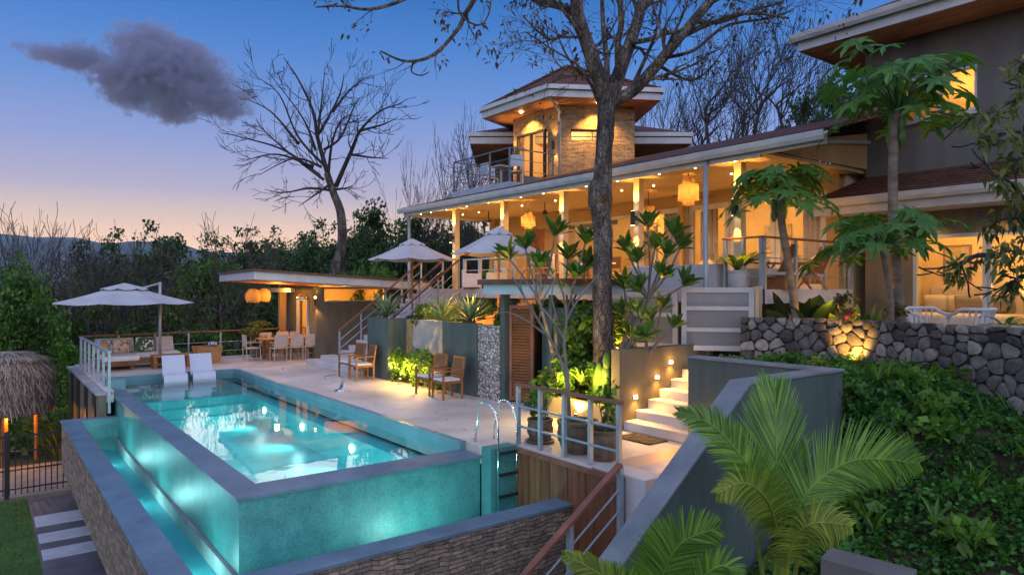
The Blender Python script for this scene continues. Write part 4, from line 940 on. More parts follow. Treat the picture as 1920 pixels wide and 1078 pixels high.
STONE=[]
def _stone():
    m,nt,out=nodes('basalt_stone'); v=coords(nt); g=N(nt,'NewGeometry'); f=noise(nt,v,9,6,.65)
    col=ramp(nt,g.outputs['Random Per Island'],[(0,(.045,.045,.048)),(.35,(.105,.102,.10)),(.75,(.19,.182,.17)),(1,(.34,.32,.29))])
    col=mixc(nt,1,col,ramp(nt,f,[(.3,(.5,.5,.52)),(.7,(1.35,1.32,1.25))]),'MULTIPLY'); princ(nt,out,col,.8,bump(nt,noise(nt,v,22,6,.65),.7,.03)); return m
STN=_stone()
st.build('stone',STN,t,smooth='auto')
wl=at(1622,690,11.2); 
# upright glowing ground spike lamps
def spike(loc,target,W,lab,ang=90,col=(1,.56,.16)):
    x,y,z=loc; t=empty('garden_spotlight',loc,lab,'garden light','little garden spotlights')
    d=(Vector(target)-Vector(loc)).normalized()
    MB().path([(x,y,z-.12),(x,y,z)],.008,6).build('spike',DARK,t); p=Vector(loc); MB().path([p-d*.05,p+d*.05],.035,10).build('housing',DARK,t,smooth='auto'); MB().path([p+d*.05,p+d*.054],.03,10).build('lens',BULBS,t)
    spot(p+d*.08,target,W,col,ang,.03,.7)
p,d=wp(2.0); spike((p.x-.42,p.y-.1,1.32),(p.x,p.y,1.7),34,'garden spotlight warming the rubble stone wall',100)
# frosted gate
def gate(a,b,z0,z1,name,lab,cat,rails):
    a,b=Vector(a),Vector(b); t=empty(name,(a.x,a.y,z0),lab,cat)
    frame_rect(MB(),a,b,z0,z1,.1,.07).build('frame',METAL if 0 else WHITE,t)
    d=(b-a).normalized(); zs=[z0+.1]+[z0+(z1-z0)*k for k in rails]+[z1-.1]
    for k in rails: MB().bar((*(a+d*.1),z0+(z1-z0)*k),(*(b-d*.1),z0+(z1-z0)*k),.06,.08).build('rail',WHITE,t)
    for i in range(len(zs)-1): pane_rect(MB(),a+d*.1,b-d*.1,zs[i]+(.04 if i else 0),zs[i+1]-(.04 if i<len(zs)-2 else 0),.01).build('pane',FROST,t)
g0,g1,g2=rd(2.5,14.6,0).xy,rd(3.42,14.0,0).xy,rd(4.78,13.7,0).xy
gate(g1,g2,1.34,2.6,'garden_gate','white framed frosted gate above the entrance stairs','gate',(.33,.67))
gate(rd(2.35,14.6,0).xy,rd(3.36,14.05,0).xy,1.36,2.5,'frosted_screen','white framed frosted screen behind the plumeria leaves','screen',(.6,))
tag(MB().box(*(lambda p:(p.x-.06,p.x+.06,p.y-.06,p.y+.06))(rd(4.86,13.72,0)),1.2,2.62).build('gate_post',CREAM),'pale square post at the stone wall end of the gate','post')
p=rd(3.55,13.6,0); t=empty('garden_spotlight',(p.x,p.y,1.2),'tiny glowing lamp on the ground before the gate','garden light','little garden spotlights'); MB().ball((p.x,p.y,1.19),.03).build('lens',BULBS,t); MB().path([(p.x,p.y,1.1),(p.x,p.y,1.17)],.03,8).build('housing',DARK,t)
mb=MB().prism([tuple(v.xy) for v in (at(1538,1030,7.2),at(1700,1078,6.6),at(1720,1078,6.9),at(1556,1026,7.5))],-2.5,-.2); tag(mb.build('concrete_curb',GREYWALL,bevel=.01),'low weathered concrete curb poking out below the palm','kerb')

# ================================================================ bar pavilion at the far end of the deck
t=empty('bar_pavilion',(10.5,24.5,0),'flat roofed bar pavilion lit orange behind the dining table','pavilion')
def pz(x,y): return 3.0-.055*(x-7)
mb=MB(); q=[(6.95,22.9),(13.4,22.6),(13.4,28.6),(7.4,28.8)]
mb.prism(q,lambda x,y:pz(x,y)-.14,lambda x,y:pz(x,y)+.12); mb.build('roof_fascia',WHITE,t)
q2=[(6.9,22.84),(13.45,22.54),(13.45,28.66),(7.35,28.86)]; mb=MB(); mb.prism(q2,lambda x,y:pz(x,y)+.12,lambda x,y:pz(x,y)+.2); mb.build('roof',FLATROOF,t)
mb=MB(); q3=[(7.1,23.05),(13.3,22.75),(13.3,28.5),(7.55,28.65)]; mb.prism(q3,lambda x,y:pz(x,y)-.17,lambda x,y:pz(x,y)-.142); mb.build('soffit',SOFFIT,t)
mb=MB(); wall_open(mb,(9.6,24.3),(13.2,24.3),0,2.62,.15,[(.27,2.75,2.08,2.58)]); mb.box(9.6,9.75,24.45,25.0,0,2.66); mb.box(9.6,9.75,26.1,28.2,0,2.66); mb.box(9.6,9.75,25.0,26.1,2.2,2.66); mb.build('wall',OLIVE,t)
mb=MB(); mb.box(9.75,13.2,28.0,28.2,0,2.6); mb.box(13.05,13.2,24.45,28.0,0,2.6); mb.box(9.75,13.05,24.45,28.0,.0,.06); mb.box(10.2,12.8,27.4,27.98,.06,1.0); mb.build('inner_wall',CREAM,t)
o=frame_rect(MB(),(9.87,24.38),(12.35,24.38),2.08,2.58,.04,.1).build('window',WHITE,t); pane_rect(MB(),(9.9,24.38),(12.3,24.38),2.12,2.54).build('pane',GLASS,o)
MB().box(9.1,9.34,26.7,26.94,0,2.72).build('column',TERWALL,t,bevel=.01)
o=frame_rect(MB(),(9.56,26.1),(9.56,25.0),0,2.2,.08,.1).build('door_frame',WHITE,t)
MB().bar((9.05,25.2,2.5),(9.05,28.3,2.5),.14,.16).build('beam',WHITE,t)
point((11.5,26.2,2.2),40,(1,.55,.16),.1); point((10.3,25.3,2.2),12,(1,.55,.16),.08); point((8.6,25.6,2.3),20,(1,.55,.16),.08)
t2=empty('wall_sconce',(9.5,24.22,1.6),'bright slim sconce on the pavilion corner','wall lamp'); MB().path([(9.52,24.22,1.95),(9.52,24.22,2.2)],.04,10).build('lamp_body',DARK,t2); MB().ball((9.52,24.22,2.24),.045).build('bulb',BULB,t2); spot((9.52,24.2,2.26),(9.56,24.26,2.9),8,ang=110); spot((9.52,24.2,1.9),(9.56,24.26,1.0),8,ang=110)
t2=tag(MB().lathe([(.01,.2),(.12,.17),(.2,.08),(.22,-.02),(.2,-.03)],(9.2,24.6,2.2),16).build('chrome_dome_lamp',CHROME,smooth=True),'chrome dome lamp hanging at the pavilion corner','lamp')
pendant((8.35,26.3,2.32),'round woven pendant under the pavilion roof nearest the column',.26,.5,10,.2,'globe')
pendant((7.85,26.0,2.3),'round woven pendant at the open end of the pavilion roof',.27,.5,8,.22,'globe')
# shelf things in the bar window
t2=empty('table_lamp',(10.7,27.0,1.0),'small lamp glowing inside the pavilion window','lamp'); MB().path([(10.7,27.0,1.0),(10.7,27.0,2.0)],.02,6).build('stem',DARK,t2); MB().lathe([(.07,.14),(.13,-.1)],(10.7,27,2.1),12).build('shade',SHADE,t2); MB().ball((10.7,27,2.05),.05).build('bulb',BULB,t2)

# ================================================================ thatched hut, fence
t=empty('thatched_hut',at(5,800,20.5),'shaggy grey thatched hut roof beyond the black fence','hut')
hc=at(8,700,20.5); 
core=MB(); core.lathe([(.02,.62),(.45,.60),(.8,.5),(1.08,.2),(1.2,-.4),(1.22,-1.15)],(hc.x,hc.y,hc.z),20); core.build('roof_core',THATCH,t,smooth=True)
th=MB(); r5=random.Random(2)
for k in range(5200):
    a=r5.random()*6.283; f=r5.random()**.8; prof_=[(.05,.66),(.5,.64),(.85,.53),(1.12,.22),(1.24,-.4),(1.27,-1.15)]
    q=f*4.6; i=int(q); g=q-i; r_=prof_[i][0]*(1-g)+prof_[i+1][0]*g; z_=prof_[i][1]*(1-g)+prof_[i+1][1]*g
    dr_=prof_[i+1][0]-prof_[i][0]; dz_=prof_[i+1][1]-prof_[i][1]; ln=math.hypot(dr_,dz_); dr_/=ln; dz_/=ln
    l=r5.uniform(.18,.5); w=r5.uniform(.006,.016); a2=a+r5.uniform(-.12,.12)
    p=Vector((hc.x+r_*math.cos(a),hc.y+r_*math.sin(a),hc.z+z_)); out_=r5.uniform(.01,.1)
    q_=Vector((hc.x+(r_+dr_*l+out_)*math.cos(a2),hc.y+(r_+dr_*l+out_)*math.sin(a2),hc.z+z_+dz_*l-.04)); s=Vector((-math.sin(a),math.cos(a),0))*w
    th.add([p-s,p+s,q_+s*.5,q_-s*.5],[(0,1,2,3)])
def _th():
    m,nt,out=nodes('straw'); g=N(nt,'NewGeometry'); col=ramp(nt,g.outputs['Random Per Island'],[(0,(.08,.06,.045)),(.5,(.24,.185,.145)),(1,(.48,.41,.35))]); princ(nt,out,col,.9); return m
th.build('thatch',_th(),t)
MB().path([(hc.x,hc.y,-2.7),(hc.x,hc.y,hc.z+.4)],.09,8).build('post',WOOD,t)
for dx,dy in ((.8,.5),(-.6,-.8)): MB().path([(hc.x+dx,hc.y+dy,-2.7),(hc.x+dx,hc.y+dy,hc.z-.4)],.06,8).build('post',WOOD,t)
point((hc.x+.25,hc.y-.2,hc.z-1.25),26,(1,.5,.13),.08)
t=empty('fence',(.5,21.2,-2.6),'black metal bar fence at the end of the slate path','fence')
mb=MB(); x=-4.0
while x<2.3:
    mb.box(x-.012,x+.012,21.19,21.214,-2.55,-1.05); x+=.125
mb.build('bar',DARK,t)
mb=MB()
for z in (-2.42,-1.95,-1.5,-1.12): mb.box(-4,2.3,21.185,21.219,z,z+.035)
mb.build('rail',DARK,t)
for x in (-1.9,.45,2.3): MB().box(x-.05,x+.05,21.15,21.25,-2.62,-.98).build('post',DARK,t)
# ================================================================ furniture
def leg(par,x0,y0,x1,y1,z1,w,m): return MB().bar((x0,y0,0),(x1,y1,z1),w,w,up=(0,1,0)).build('leg',m,par)
# teak armchair, faces -X
def armchair(loc,lab,g,rz):
    t=empty('armchair',(0,0,0),lab,'armchair',g)
    for sx,sy,h in ((-.25,-.27,.64),(-.25,.27,.64),(.25,-.25,.44),(.25,.25,.44)): leg(t,sx,sy,sx+(.0 if sx<0 else .0),sy,h,.042,WOOD)
    for sy in (-.27,.27): MB().bar((-.29,sy,.655),(.27,sy*.96,.665),.055,.03).build('armrest',WOOD,t,bevel=.008)
    MB().box(-.27,.27,-.26,.26,.37,.42).build('seat_frame',WOOD,t,bevel=.006)
    MB().box(-.26,.22,-.24,.24,.42,.475).build('cushion',FABW,t,bevel=.02)
    b=MB(); b.hexa([(.22,-.23,.5),(.25,-.23,.5),(.25,.23,.5),(.22,.23,.5)],[(.31,-.22,.93),(.34,-.22,.93),(.34,.22,.93),(.31,.22,.93)]); bk=b.build('backrest',WICK,t,bevel=.01)
    f=MB()
    for sy in (-.25,.25): f.bar((.235,sy,.42),(.33,sy*.96,.95),.04,.045,up=(0,1,0))
    f.bar((.325,-.26,.95),(.325,.26,.95),.045,.04); f.bar((.235,-.25,.5),(.235,.25,.5),.04,.035); f.build('back_frame',WOOD,t)
    t.location=loc; t.rotation_euler.z=rz; return t
G='teak armchairs lined up before the planter wall'
a0=armchair((8.55,18.95,0),'teak armchair nearest the white stairs',G,R(8))
copy_tree(a0,(8.5,18.15,0),R(-6),'teak armchair against the narrow green end of the planter wall',G)
copy_tree(a0,(8.72,14.72,0),R(6),'teak armchair between the lit bush and the other armchair',G)
copy_tree(a0,(8.68,13.9,0),R(-4),'teak armchair beside the pebble panel',G)
CHAIRF=mat('cream_chair_frame',(.5,.42,.33),(.42,.35,.27),.5,5,3,0)
# dining chair, faces +Y
def dchair(loc,rz,lab,g):
    t=empty('dining_chair',(0,0,0),lab,'dining chair',g)
    for sx in (-.22,.22):
        for sy,h in ((-.22,.9),(.22,.45)): leg(t,sx,sy-.03*(sy<0),sx,sy-.06*(sy<0),h,.03,CHAIRF)
    MB().box(-.23,.23,-.22,.24,.43,.46).build('seat',FABB,t,bevel=.01)
    MB().hexa([(-.21,-.27,.5),(.21,-.27,.5),(.21,-.25,.5),(-.21,-.25,.5)],[(-.21,-.30,.92),(.21,-.30,.92),(.21,-.28,.92),(-.21,-.28,.92)]).build('backrest',FABB,t)
    for sx in (-.24,.24): MB().bar((sx,-.26,.64),(sx,.2,.66),.03,.025).build('armrest',CHAIRF,t)
    MB().bar((-.22,.0,.2),(.22,.0,.2),.02,.02).build('stretcher',CHAIRF,t)
    t.location=loc; t.rotation_euler.z=rz; return t
G='pale dining chairs round the deck table'
d0=dchair((8.35,24.72,0),0,'pale dining chair on the pool side of the table, nearest the railing end',G)
for x,l in ((8.95,'pale dining chair on the pool side of the table, in the middle'),(9.5,'pale dining chair on the pool side of the table, closest to the pavilion wall')): copy_tree(d0,(x,24.74,0),R(rnd.uniform(-6,6)),l,G)
for x,l in ((8.4,'pale dining chair behind the table at the railing end'),(9.0,'pale dining chair behind the middle of the table'),(9.55,'pale dining chair behind the table next to the pavilion door')): copy_tree(d0,(x,25.95,0),R(180+rnd.uniform(-6,6)),l,G)
copy_tree(d0,(7.62,25.3,0),R(-90),'pale dining chair alone at the open head of the table',G)
t=empty('dining_table',(8.9,25.3,0),'long wooden dining table laid for a meal by the pavilion','table')
MB().box(7.85,9.95,24.9,25.75,.72,.765).build('tabletop',TEAKL,t,bevel=.01)
for x in (8.15,9.65):
    for y in (25.02,25.6): MB().box(x-.06,x+.06,y-.06,y+.06,0,.72).build('leg',WOOD,t)
for i,x in enumerate((8.2,8.6,9.0,9.4,9.7)):
    tag(MB().path([(x,25.25+.1*(i%2),.767),(x,25.25+.1*(i%2),.767+.14)],[.035,.04],10).build('drinking_glass',GLASS if i%2 else FABW),'small cup or glass standing on the dining table','cup','cups on the dining table')
# sofa
t=empty('corner_sofa',(4,25.6,0),'L shaped teak sofa with pale cushions in the deck corner','sofa')
mb=MB(); mb.box(2.75,5.25,25.35,26.2,.12,.3); mb.hexa([(3.0,24.75,.12),(3.85,24.75,.12),(3.85,25.35,.12),(3.0,25.35,.12)],[(2.95,24.55,.3),(3.9,24.55,.3),(3.9,25.35,.3),(2.95,25.35,.3)]); mb.build('base',TEAKL,t,bevel=.01)
for x,y in ((3.1,24.85),(3.75,24.85),(5.1,25.5),(5.1,26.1),(2.85,26.1)): MB().box(x-.04,x+.04,y-.04,y+.04,0,.12).build('leg',WOOD,t)
for (a,b,c,d) in ((3.92,5.28,25.3,26.1),(2.93,3.9,25.3,26.1),(2.93,3.92,24.5,25.28)): MB().box(a,b,c,d,.3,.46).build('seat_cushion',FABW,t,bevel=.05)
for i,(a,b) in enumerate(((2.85,3.4),(3.42,4.0),(4.02,4.6),(4.62,5.2))): MB().hexa([(a,25.95,.46),(b,25.95,.46),(b,26.12,.46),(a,26.12,.46)],[(a+.02,26.1,.93),(b-.02,26.1,.93),(b-.02,26.2,.93),(a+.02,26.2,.93)]).build('back_cushion',FABB,t,bevel=.04)
G='patterned cushions on the corner sofa'
pillow('throw_pillow',(4.28,25.86,.7),.55,.2,.5,(R(-20),0,0),patternfab('leaf_print',0,[(.42,(.05,.13,.04)),(.5,(.03,.08,.03)),(.56,(.75,.75,.7))],7),'white throw pillow with dark green leaf print on the sofa',G)
pillow('throw_pillow',(3.55,25.82,.7),.55,.2,.5,(R(-20),0,R(8)),patternfab('brown_print',0,[(.4,(.65,.52,.42)),(.52,(.60,.46,.36)),(.6,(.22,.09,.05))],9),'beige throw pillow with brown blotches on the sofa',G)
pillow('throw_pillow',(3.12,25.7,.7),.5,.2,.48,(R(-22),0,R(35)),patternfab('blue_print',0,[(.4,(.20,.30,.5)),(.5,(.6,.65,.75)),(.6,(.05,.08,.15))],6),'blue and white throw pillow in the sofa corner',G)
pillow('throw_pillow',(3.02,25.05,.68),.5,.2,.45,(R(-15),0,R(80)),patternfab('mustard_print',0,[(.4,(.55,.36,.03)),(.6,(.45,.27,.02))],6),'mustard yellow throw pillow on the sofa chaise',G)
t=empty('coffee_table',(4.8,25,0),'low teak coffee table before the corner sofa','coffee table')
MB().box(4.3,5.45,24.45,25.1,.36,.42).build('tabletop',TEAKL,t,bevel=.01)
for x in (4.36,5.34):
    for y in (24.55,25.0): MB().box(x-.05,x+.05,y-.05,y+.05,0,.36).build('leg',WOOD,t)
MB().box(4.4,5.3,24.6,24.95,.1,.13).build('shelf',TEAKL,t)
t=empty('lounge_chair',(6.2,25.6,0),'low solid teak lounge chair beside the sofa','armchair')
for y in (25.25,26.0): MB().hexa([(5.9,y-.04,0),(6.5,y-.04,0),(6.5,y+.04,0),(5.9,y+.04,0)],[(5.75,y-.04,.56),(6.6,y-.04,.56),(6.6,y+.04,.56),(5.75,y+.04,.56)]).build('side_panel',TEAKL,t)
MB().box(5.9,6.5,25.29,25.96,.26,.34).build('seat',TEAKL,t); MB().box(6.42,6.5,25.29,25.96,.34,.62).build('backrest',TEAKL,t)
tag(MB().ball((6.3,25.4,.64),.16,.22,.1,10,6).build('folded_towel',patternfab('navy_print',0,[(.45,(.02,.03,.08)),(.55,(.5,.5,.55))],9),smooth=True),'navy and white folded towel on the teak lounge chair','towel')
# pool loungers, facing -Y
def lounger(loc,rz,lab):
    pr=[(.78,.52),(.6,.36),(.42,.17),(.26,.03),(.08,-.06),(-.1,-.03),(-.26,.06),(-.40,.08),(-.52,.02),(-.58,-.1),(-.56,-.2)]
    pts=[Vector((0,y,z)) for y,z in pr]; mb=MB(); th=.02
    def cr(p): 
        out=[]
        for i in range(len(p)-1):
            a,b,c,d=p[max(i-1,0)],p[i],p[i+1],p[min(i+2,len(p)-1)]
            for k in range(4):
                u=k/4; out.append(.5*((2*b)+(c-a)*u+(2*a-5*b+4*c-d)*u*u+(3*b-a-3*c+d)*u**3))
        return out+[p[-1]]
    S=cr(pts); L_=[]; 
    for i,p in enumerate(S):
        d=(S[min(i+1,len(S)-1)]-S[max(i-1,0)]).normalized(); nrm=Vector((0,-d.z,d.y)); L_.append((p+nrm*th,p-nrm*th))
    poly=[a for a,b in L_]+[b for a,b in reversed(L_)]
    for i in range(len(L_)-1):
        (a,b),(c,d)=L_[i],L_[i+1]
        for w0,w1 in ((-.31,.31),):
            q=[Vector((w0,*a.yz)),Vector((w1,*a.yz)),Vector((w1,*c.yz)),Vector((w0,*c.yz)),Vector((w0,*b.yz)),Vector((w1,*b.yz)),Vector((w1,*d.yz)),Vector((w0,*d.yz))]
            mb.add(q,[(0,1,2,3),(7,6,5,4),(0,3,7,4),(1,5,6,2)])
    n=len(L_)-1
    for i in (0,n):
        a,b=L_[i]; mb.add([(-.31,*a.yz),(.31,*a.yz),(.31,*b.yz),(-.31,*b.yz)],[(0,1,2,3)])
    o=mb.build('pool_lounger',LOUNGE); o.location=loc; o.rotation_euler.z=rz
    bm=__import__('bmesh').new(); bm.from_mesh(o.data); __import__('bmesh').ops.remove_doubles(bm,verts=bm.verts,dist=1e-4); __import__('bmesh').ops.recalc_face_normals(bm,faces=bm.faces); bm.to_mesh(o.data); bm.free()
    o.data.polygons.foreach_set('use_smooth',[True]*len(o.data.polygons))
    try: o.data.set_sharp_from_angle(angle=R(40))
    except Exception: pass
    return tag(o,lab,'pool lounger','moulded loungers in the shallow end')
lounger((4.45,22.15,.02),R(-8),'white moulded pool lounger nearer the coffee table')
lounger((5.25,22.3,.02),R(-8),'white moulded pool lounger nearer the dining table')
# water spout
t=empty('water_spout',(7.0,16.5,0),'chrome cobra shaped water spout on the pool edge','water spout')
cur=[(7.12,16.5,0),(7.22,16.5,.12),(7.22,16.5,.28),(7.12,16.5,.38),(6.98,16.5,.43),(6.82,16.5,.42),(6.7,16.5,.39)]
mb=MB()
for i,(x,y,z) in enumerate(cur):
    w=(.13,.13,.12,.10,.09,.1,.12)[i]; mb.v+=[(x,y-w,z),(x,y+w,z)]
mb.f=[(2*i,2*i+1,2*i+3,2*i+2) for i in range(len(cur)-1)]
sp=mb.build('blade',CHROME,t,smooth=True); md=sp.modifiers.new('t','SOLIDIFY'); md.thickness=.03; sp.modifiers.new('s','SUBSURF').render_levels=2
MB().hexa([(7.0,16.38,0),(7.2,16.38,0),(7.2,16.62,0),(7.0,16.62,0)],[(7.05,16.42,.04),(7.18,16.42,.04),(7.18,16.58,.04),(7.05,16.58,.04)]).build('base_plate',CHROME,t)
# umbrellas
def canopy(mb,c,r,h,n,a0,z0,sag=.05,rows=5,r_in=.0):
    base=len(mb.v)
    for j in range(rows+1):
        f=j/rows; rr=r_in+(r-r_in)*f
        for k in range(n*4):
            a=a0+2*math.pi*k/(n*4); q=(k%4)/4; pol=math.cos(math.pi/n)/math.cos(((a-a0)%(2*math.pi/n))-math.pi/n)
            zz=z0+h*(1-f)**1.0-sag*math.sin(math.pi*f)*.6-.05*math.sin(math.pi*q)*f
            mb.v.append((c[0]+rr*pol*math.cos(a),c[1]+rr*pol*math.sin(a),zz))
    m=n*4
    for j in range(rows):
        for k in range(m): mb.f.append((base+j*m+k,base+j*m+(k+1)%m,base+(j+1)*m+(k+1)%m,base+(j+1)*m+k))
def umbrella(name,loc,zr,zt,r,lab,pole,polem,n=8,a0=.2,vent=.3):
    x,y,z=loc; t=empty(name,loc,lab,'umbrella')
    mb=MB(); canopy(mb,(x,y),r,(zt-zr)*.8,n,a0,zr,r_in=.18*r); cn=mb.build('canopy',UMB,t)
    mb=MB(); canopy(mb,(x,y),r*vent,(zt-zr)*.3,n,a0,zr+(zt-zr)*.74,.0,3,.01); mb.build('vent',UMB,cn)
    mb=MB(); mb.path([(x,y,zt-.04),(x,y,zt+.05)],[.03,.015],6); mb.build('finial',DARK,cn)
    for k in range(n):
        a=a0+2*math.pi*k/n; MB().bar((x+.1*math.cos(a),y+.1*math.sin(a),zr+(zt-zr)*.74),(x+r*.98*math.cos(a),y+r*.98*math.sin(a),zr-.03),.02,.025).build('rib',polem,t)
    if pole: MB().path([(x,y,z),(x,y,zt)],.03,10).build('pole',polem,t); MB().lathe([(.02,.12),(.22,.08),(.25,0)],(x,y,z),14).build('base',DARK,t)
    return t
umbrella('patio_umbrella',(10.75,19.3,1.62),3.48,4.12,1.4,'pale grey umbrella on a wooden pole above the white stairs',True,WOOD)
umbrella('patio_umbrella',(10.9,14.9,1.62),3.5,4.2,1.28,'pale grey umbrella on a wooden pole in front of the terrace',True,WOOD)
t=umbrella('cantilever_umbrella',(3.55,24.9,0),2.12,2.72,2.05,'wide grey cantilever umbrella shading the corner sofa',False,METAL,8,.35,.34)
MB().path([(4.62,25.22,0),(4.62,25.22,2.78)],.045,12).build('mast',METAL,t,smooth=True); MB().bar((4.62,25.22,2.74),(3.75,24.96,2.5),.05,.05).build('arm',METAL,t); MB().box(4.4,4.85,25.1,25.32,0,.06).build('base',WOOD,t)
tag(MB().box(10.4,11.2,17.2,18.5,1.62,2.12).build('teak_bench',TEAKL,bevel=.02),'low teak bench under the umbrella behind the agaves','bench')

# pots on the landing
def pot(name,loc,r,h,lab,m,cat='plant pot',pat=True):
    x,y,z=loc; t=empty(name,loc,lab,cat)
    prof=[(r*.55,0),(r*.78,.02*h),(r*.95,h*.35),(r,h*.62),(r*.98,h*.86),(r*1.04,h*.9),(r*1.04,h),(r*.9,h),(r*.88,h*.9),(.01,h*.9)]
    MB().lathe(prof,loc,24).build('pot',m,t,smooth='auto'); MB().disc((x,y,z+h*.905),r*.88,20).build('soil',SOIL,t)
    if pat:
        b=MB()
        for k in range(14):
            a=2*math.pi*k/14; c,s=math.cos(a),math.sin(a); b.bar((x+r*.97*c,y+r*.97*s,z+h*.38),(x+r*1.0*c,y+r*1.0*s,z+h*.62),.05,.02,up=(c,s,0))
        b.build('relief',m,t)
    return t
pot1=pot('plant_pot',(7.45,9.0,.0),.21,.4,'small banded brown pot at the ladder end of the railing',POT)
pot2=pot('plant_pot',(7.5,8.12,.0),.32,.5,'big carved brown pot holding the pale bare branched tree',POT)
pot3=pot('plant_pot',(7.48,7.52,.0),.255,.46,'round plain brown pot nearest the railing corner',POT,pat=False)
MB().lathe([(.16,0),(.24,.015),(.25,.04),(.2,.05)],(7.45,9.0,.0),20).build('saucer',POT,pot1)
ppp=at(1885,610,10.6); pot4=pot('plant_pot',(ppp.x,ppp.y,1.62),.3,.42,'pale round pot on the stone wall end of the bedroom terrace',POTW,pat=False)
# white plastic chairs
def plchair(loc,rz,lab):
    t=empty('garden_chair',(0,0,0),lab,'garden chair','white moulded chairs on the bedroom terrace')
    for sx,sy in ((-.24,-.24),(.24,-.24),(-.24,.24),(.24,.24)): MB().bar((sx*1.08,sy*1.08,0),(sx,sy,.42),.05,.035).build('leg',LOUNGE,t)
    MB().box(-.26,.26,-.25,.25,.41,.44).build('seat',LOUNGE,t,bevel=.02)
    b=MB()
    for i in range(7):
        a=R(-60+20*i); b.bar((.25*math.sin(a)*1.05,-.05-.2*math.cos(a),.44),(.28*math.sin(a)*1.05,-.08-.24*math.cos(a),.78),.05,.015,up=(math.sin(a),math.cos(a),0))
    b.build('back_slats',LOUNGE,t)
    pts=[(.3*math.sin(R(a))*1.05,(-.08-.26*math.cos(R(a))) if abs(a)<100 else .2,.8 if abs(a)<70 else .8-.17*(abs(a)-70)/50) for a in range(-120,121,15)]
    MB().path(pts,.03,8).build('top_rail',LOUNGE,t,smooth=True)
    for s in (-1,1): MB().bar((s*.29,.2,.64),(s*.25,.24,.42),.05,.03).build('arm_support',LOUNGE,t)
    t.location=loc; t.rotation_euler.z=rz
    return t
p=at(1738,600,12.6); plchair((p.x,p.y,1.42),R(150),'white moulded chair by the papaya trunk')
p=at(1822,600,12.2); plchair((p.x,p.y,1.42),R(-40),'white moulded chair with slatted back before the sliding door')
# terrace furniture
def tub(loc,rz,lab):
    t=empty('tub_chair',(0,0,0),lab,'armchair','white armchairs on the terrace')
    MB().box(-.33,.33,-.33,.33,.08,.42).build('seat',FABW,t,bevel=.05)
    for s in (-1,1): MB().box(s*.36-.06,s*.36+.06,-.36,.34,.06,.62).build('armrest',FABW,t,bevel=.04)
    MB().box(-.42,.42,.3,.44,.06,.8).build('backrest',FABW,t,bevel=.05)
    for sx in (-.3,.3):
        for sy in (-.3,.3): MB().box(sx-.03,sx+.03,sy-.03,sy+.03,0,.08).build('leg',WOOD,t)
    t.location=loc; t.rotation_euler.z=rz; return t
p=at(870,522,21.3); tb=tub((p.x+.5,p.y+.3,FZ),R(60),'white tub armchair at the stair end of the terrace')
tb.scale=(.72,.72,.78)
p=at(930,518,20.2); copy_tree(tb,(p.x,p.y,FZ),R(-120),'white tub armchair behind the second umbrella pole')
def tchair(loc,rz,lab):
    t=empty('dining_chair',(0,0,0),lab,'dining chair','wooden chairs at the terrace table')
    for sx in (-.2,.2):
        for sy,h in ((-.2,.95),(.2,.44)): leg(t,sx,sy,sx,sy,h,.035,WOOD)
    MB().box(-.22,.22,-.21,.22,.43,.48).build('seat',FABB,t,bevel=.015); MB().box(-.2,.2,-.21,-.18,.6,.93).build('backrest',WICK,t)
    t.location=loc; t.rotation_euler.z=rz; return t
t=empty('dining_table',(13.5,15.0,FZ),'terrace dining table under a white cloth behind the plumeria','table'); MB().box(13.0,14.0,13.6,15.7,FZ+.70,FZ+.75).build('tabletop',WHITE,t,bevel=.01)
for x in (13.1,13.9):
    for y in (13.75,15.55): MB().box(x-.04,x+.04,y-.04,y+.04,FZ,FZ+.7).build('leg',WOOD,t)
tc0=tchair((12.75,14.0,FZ),R(-90),'wooden terrace chair at the trunk end of the cloth covered table')
for (x,y,a,l) in ((12.75,14.65,-90,'wooden terrace chair on the railing side, middle of the table'),(12.75,15.3,-90,'wooden terrace chair on the railing side, umbrella end of the table'),(14.3,14.1,90,'wooden terrace chair on the house side, trunk end of the table'),(14.3,15.2,90,'wooden terrace chair on the house side, umbrella end of the table')): copy_tree(tc0,(x,y,FZ),R(a),l)
def lchair(loc,rz,lab):
    t=empty('lounge_chair',(0,0,0),lab,'lounge chair','wooden lounge chairs on the terrace')
    for s in (-.3,.3):
        MB().bar((s,-.35,0),(s,.1,.55),.04,.04).build('leg',WOOD,t); MB().bar((s,.35,0),(s,-.1,.6),.04,.04).build('leg',WOOD,t); MB().bar((s,-.3,.56),(s,.35,.58),.06,.03).build('armrest',WOOD,t)
    MB().bar((0,-.3,.3),(0,.3,.4),.5,.06).build('seat',FABB,t); MB().bar((0,-.25,.33),(0,-.55,.95),.5,.05).build('backrest',WICK,t)
    t.location=loc; t.rotation_euler.z=rz; return t
p=at(1440,515,14.9); lc=lchair((p.x,p.y,FZ),R(20),'wooden lounge chair behind the railing near the papaya trunk')
p=at(1508,515,15.2); copy_tree(lc,(p.x,p.y,FZ),R(60),'wooden lounge chair with fanned back at the end of the terrace')
t=empty('side_table',(13.3,8.9,FZ),'low white side table between the terrace lounge chairs','side table'); p=at(1465,505,14.2); t.location=(p.x,p.y,FZ); ORG[t.name]=Vector((p.x,p.y,FZ)); MB().box(p.x-.3,p.x+.3,p.y-.3,p.y+.3,FZ+.3,FZ+.36).build('tabletop',WHITE,t,bevel=.01); MB().box(p.x-.2,p.x+.2,p.y-.2,p.y+.2,FZ,FZ+.3).build('base',WOOD,t)
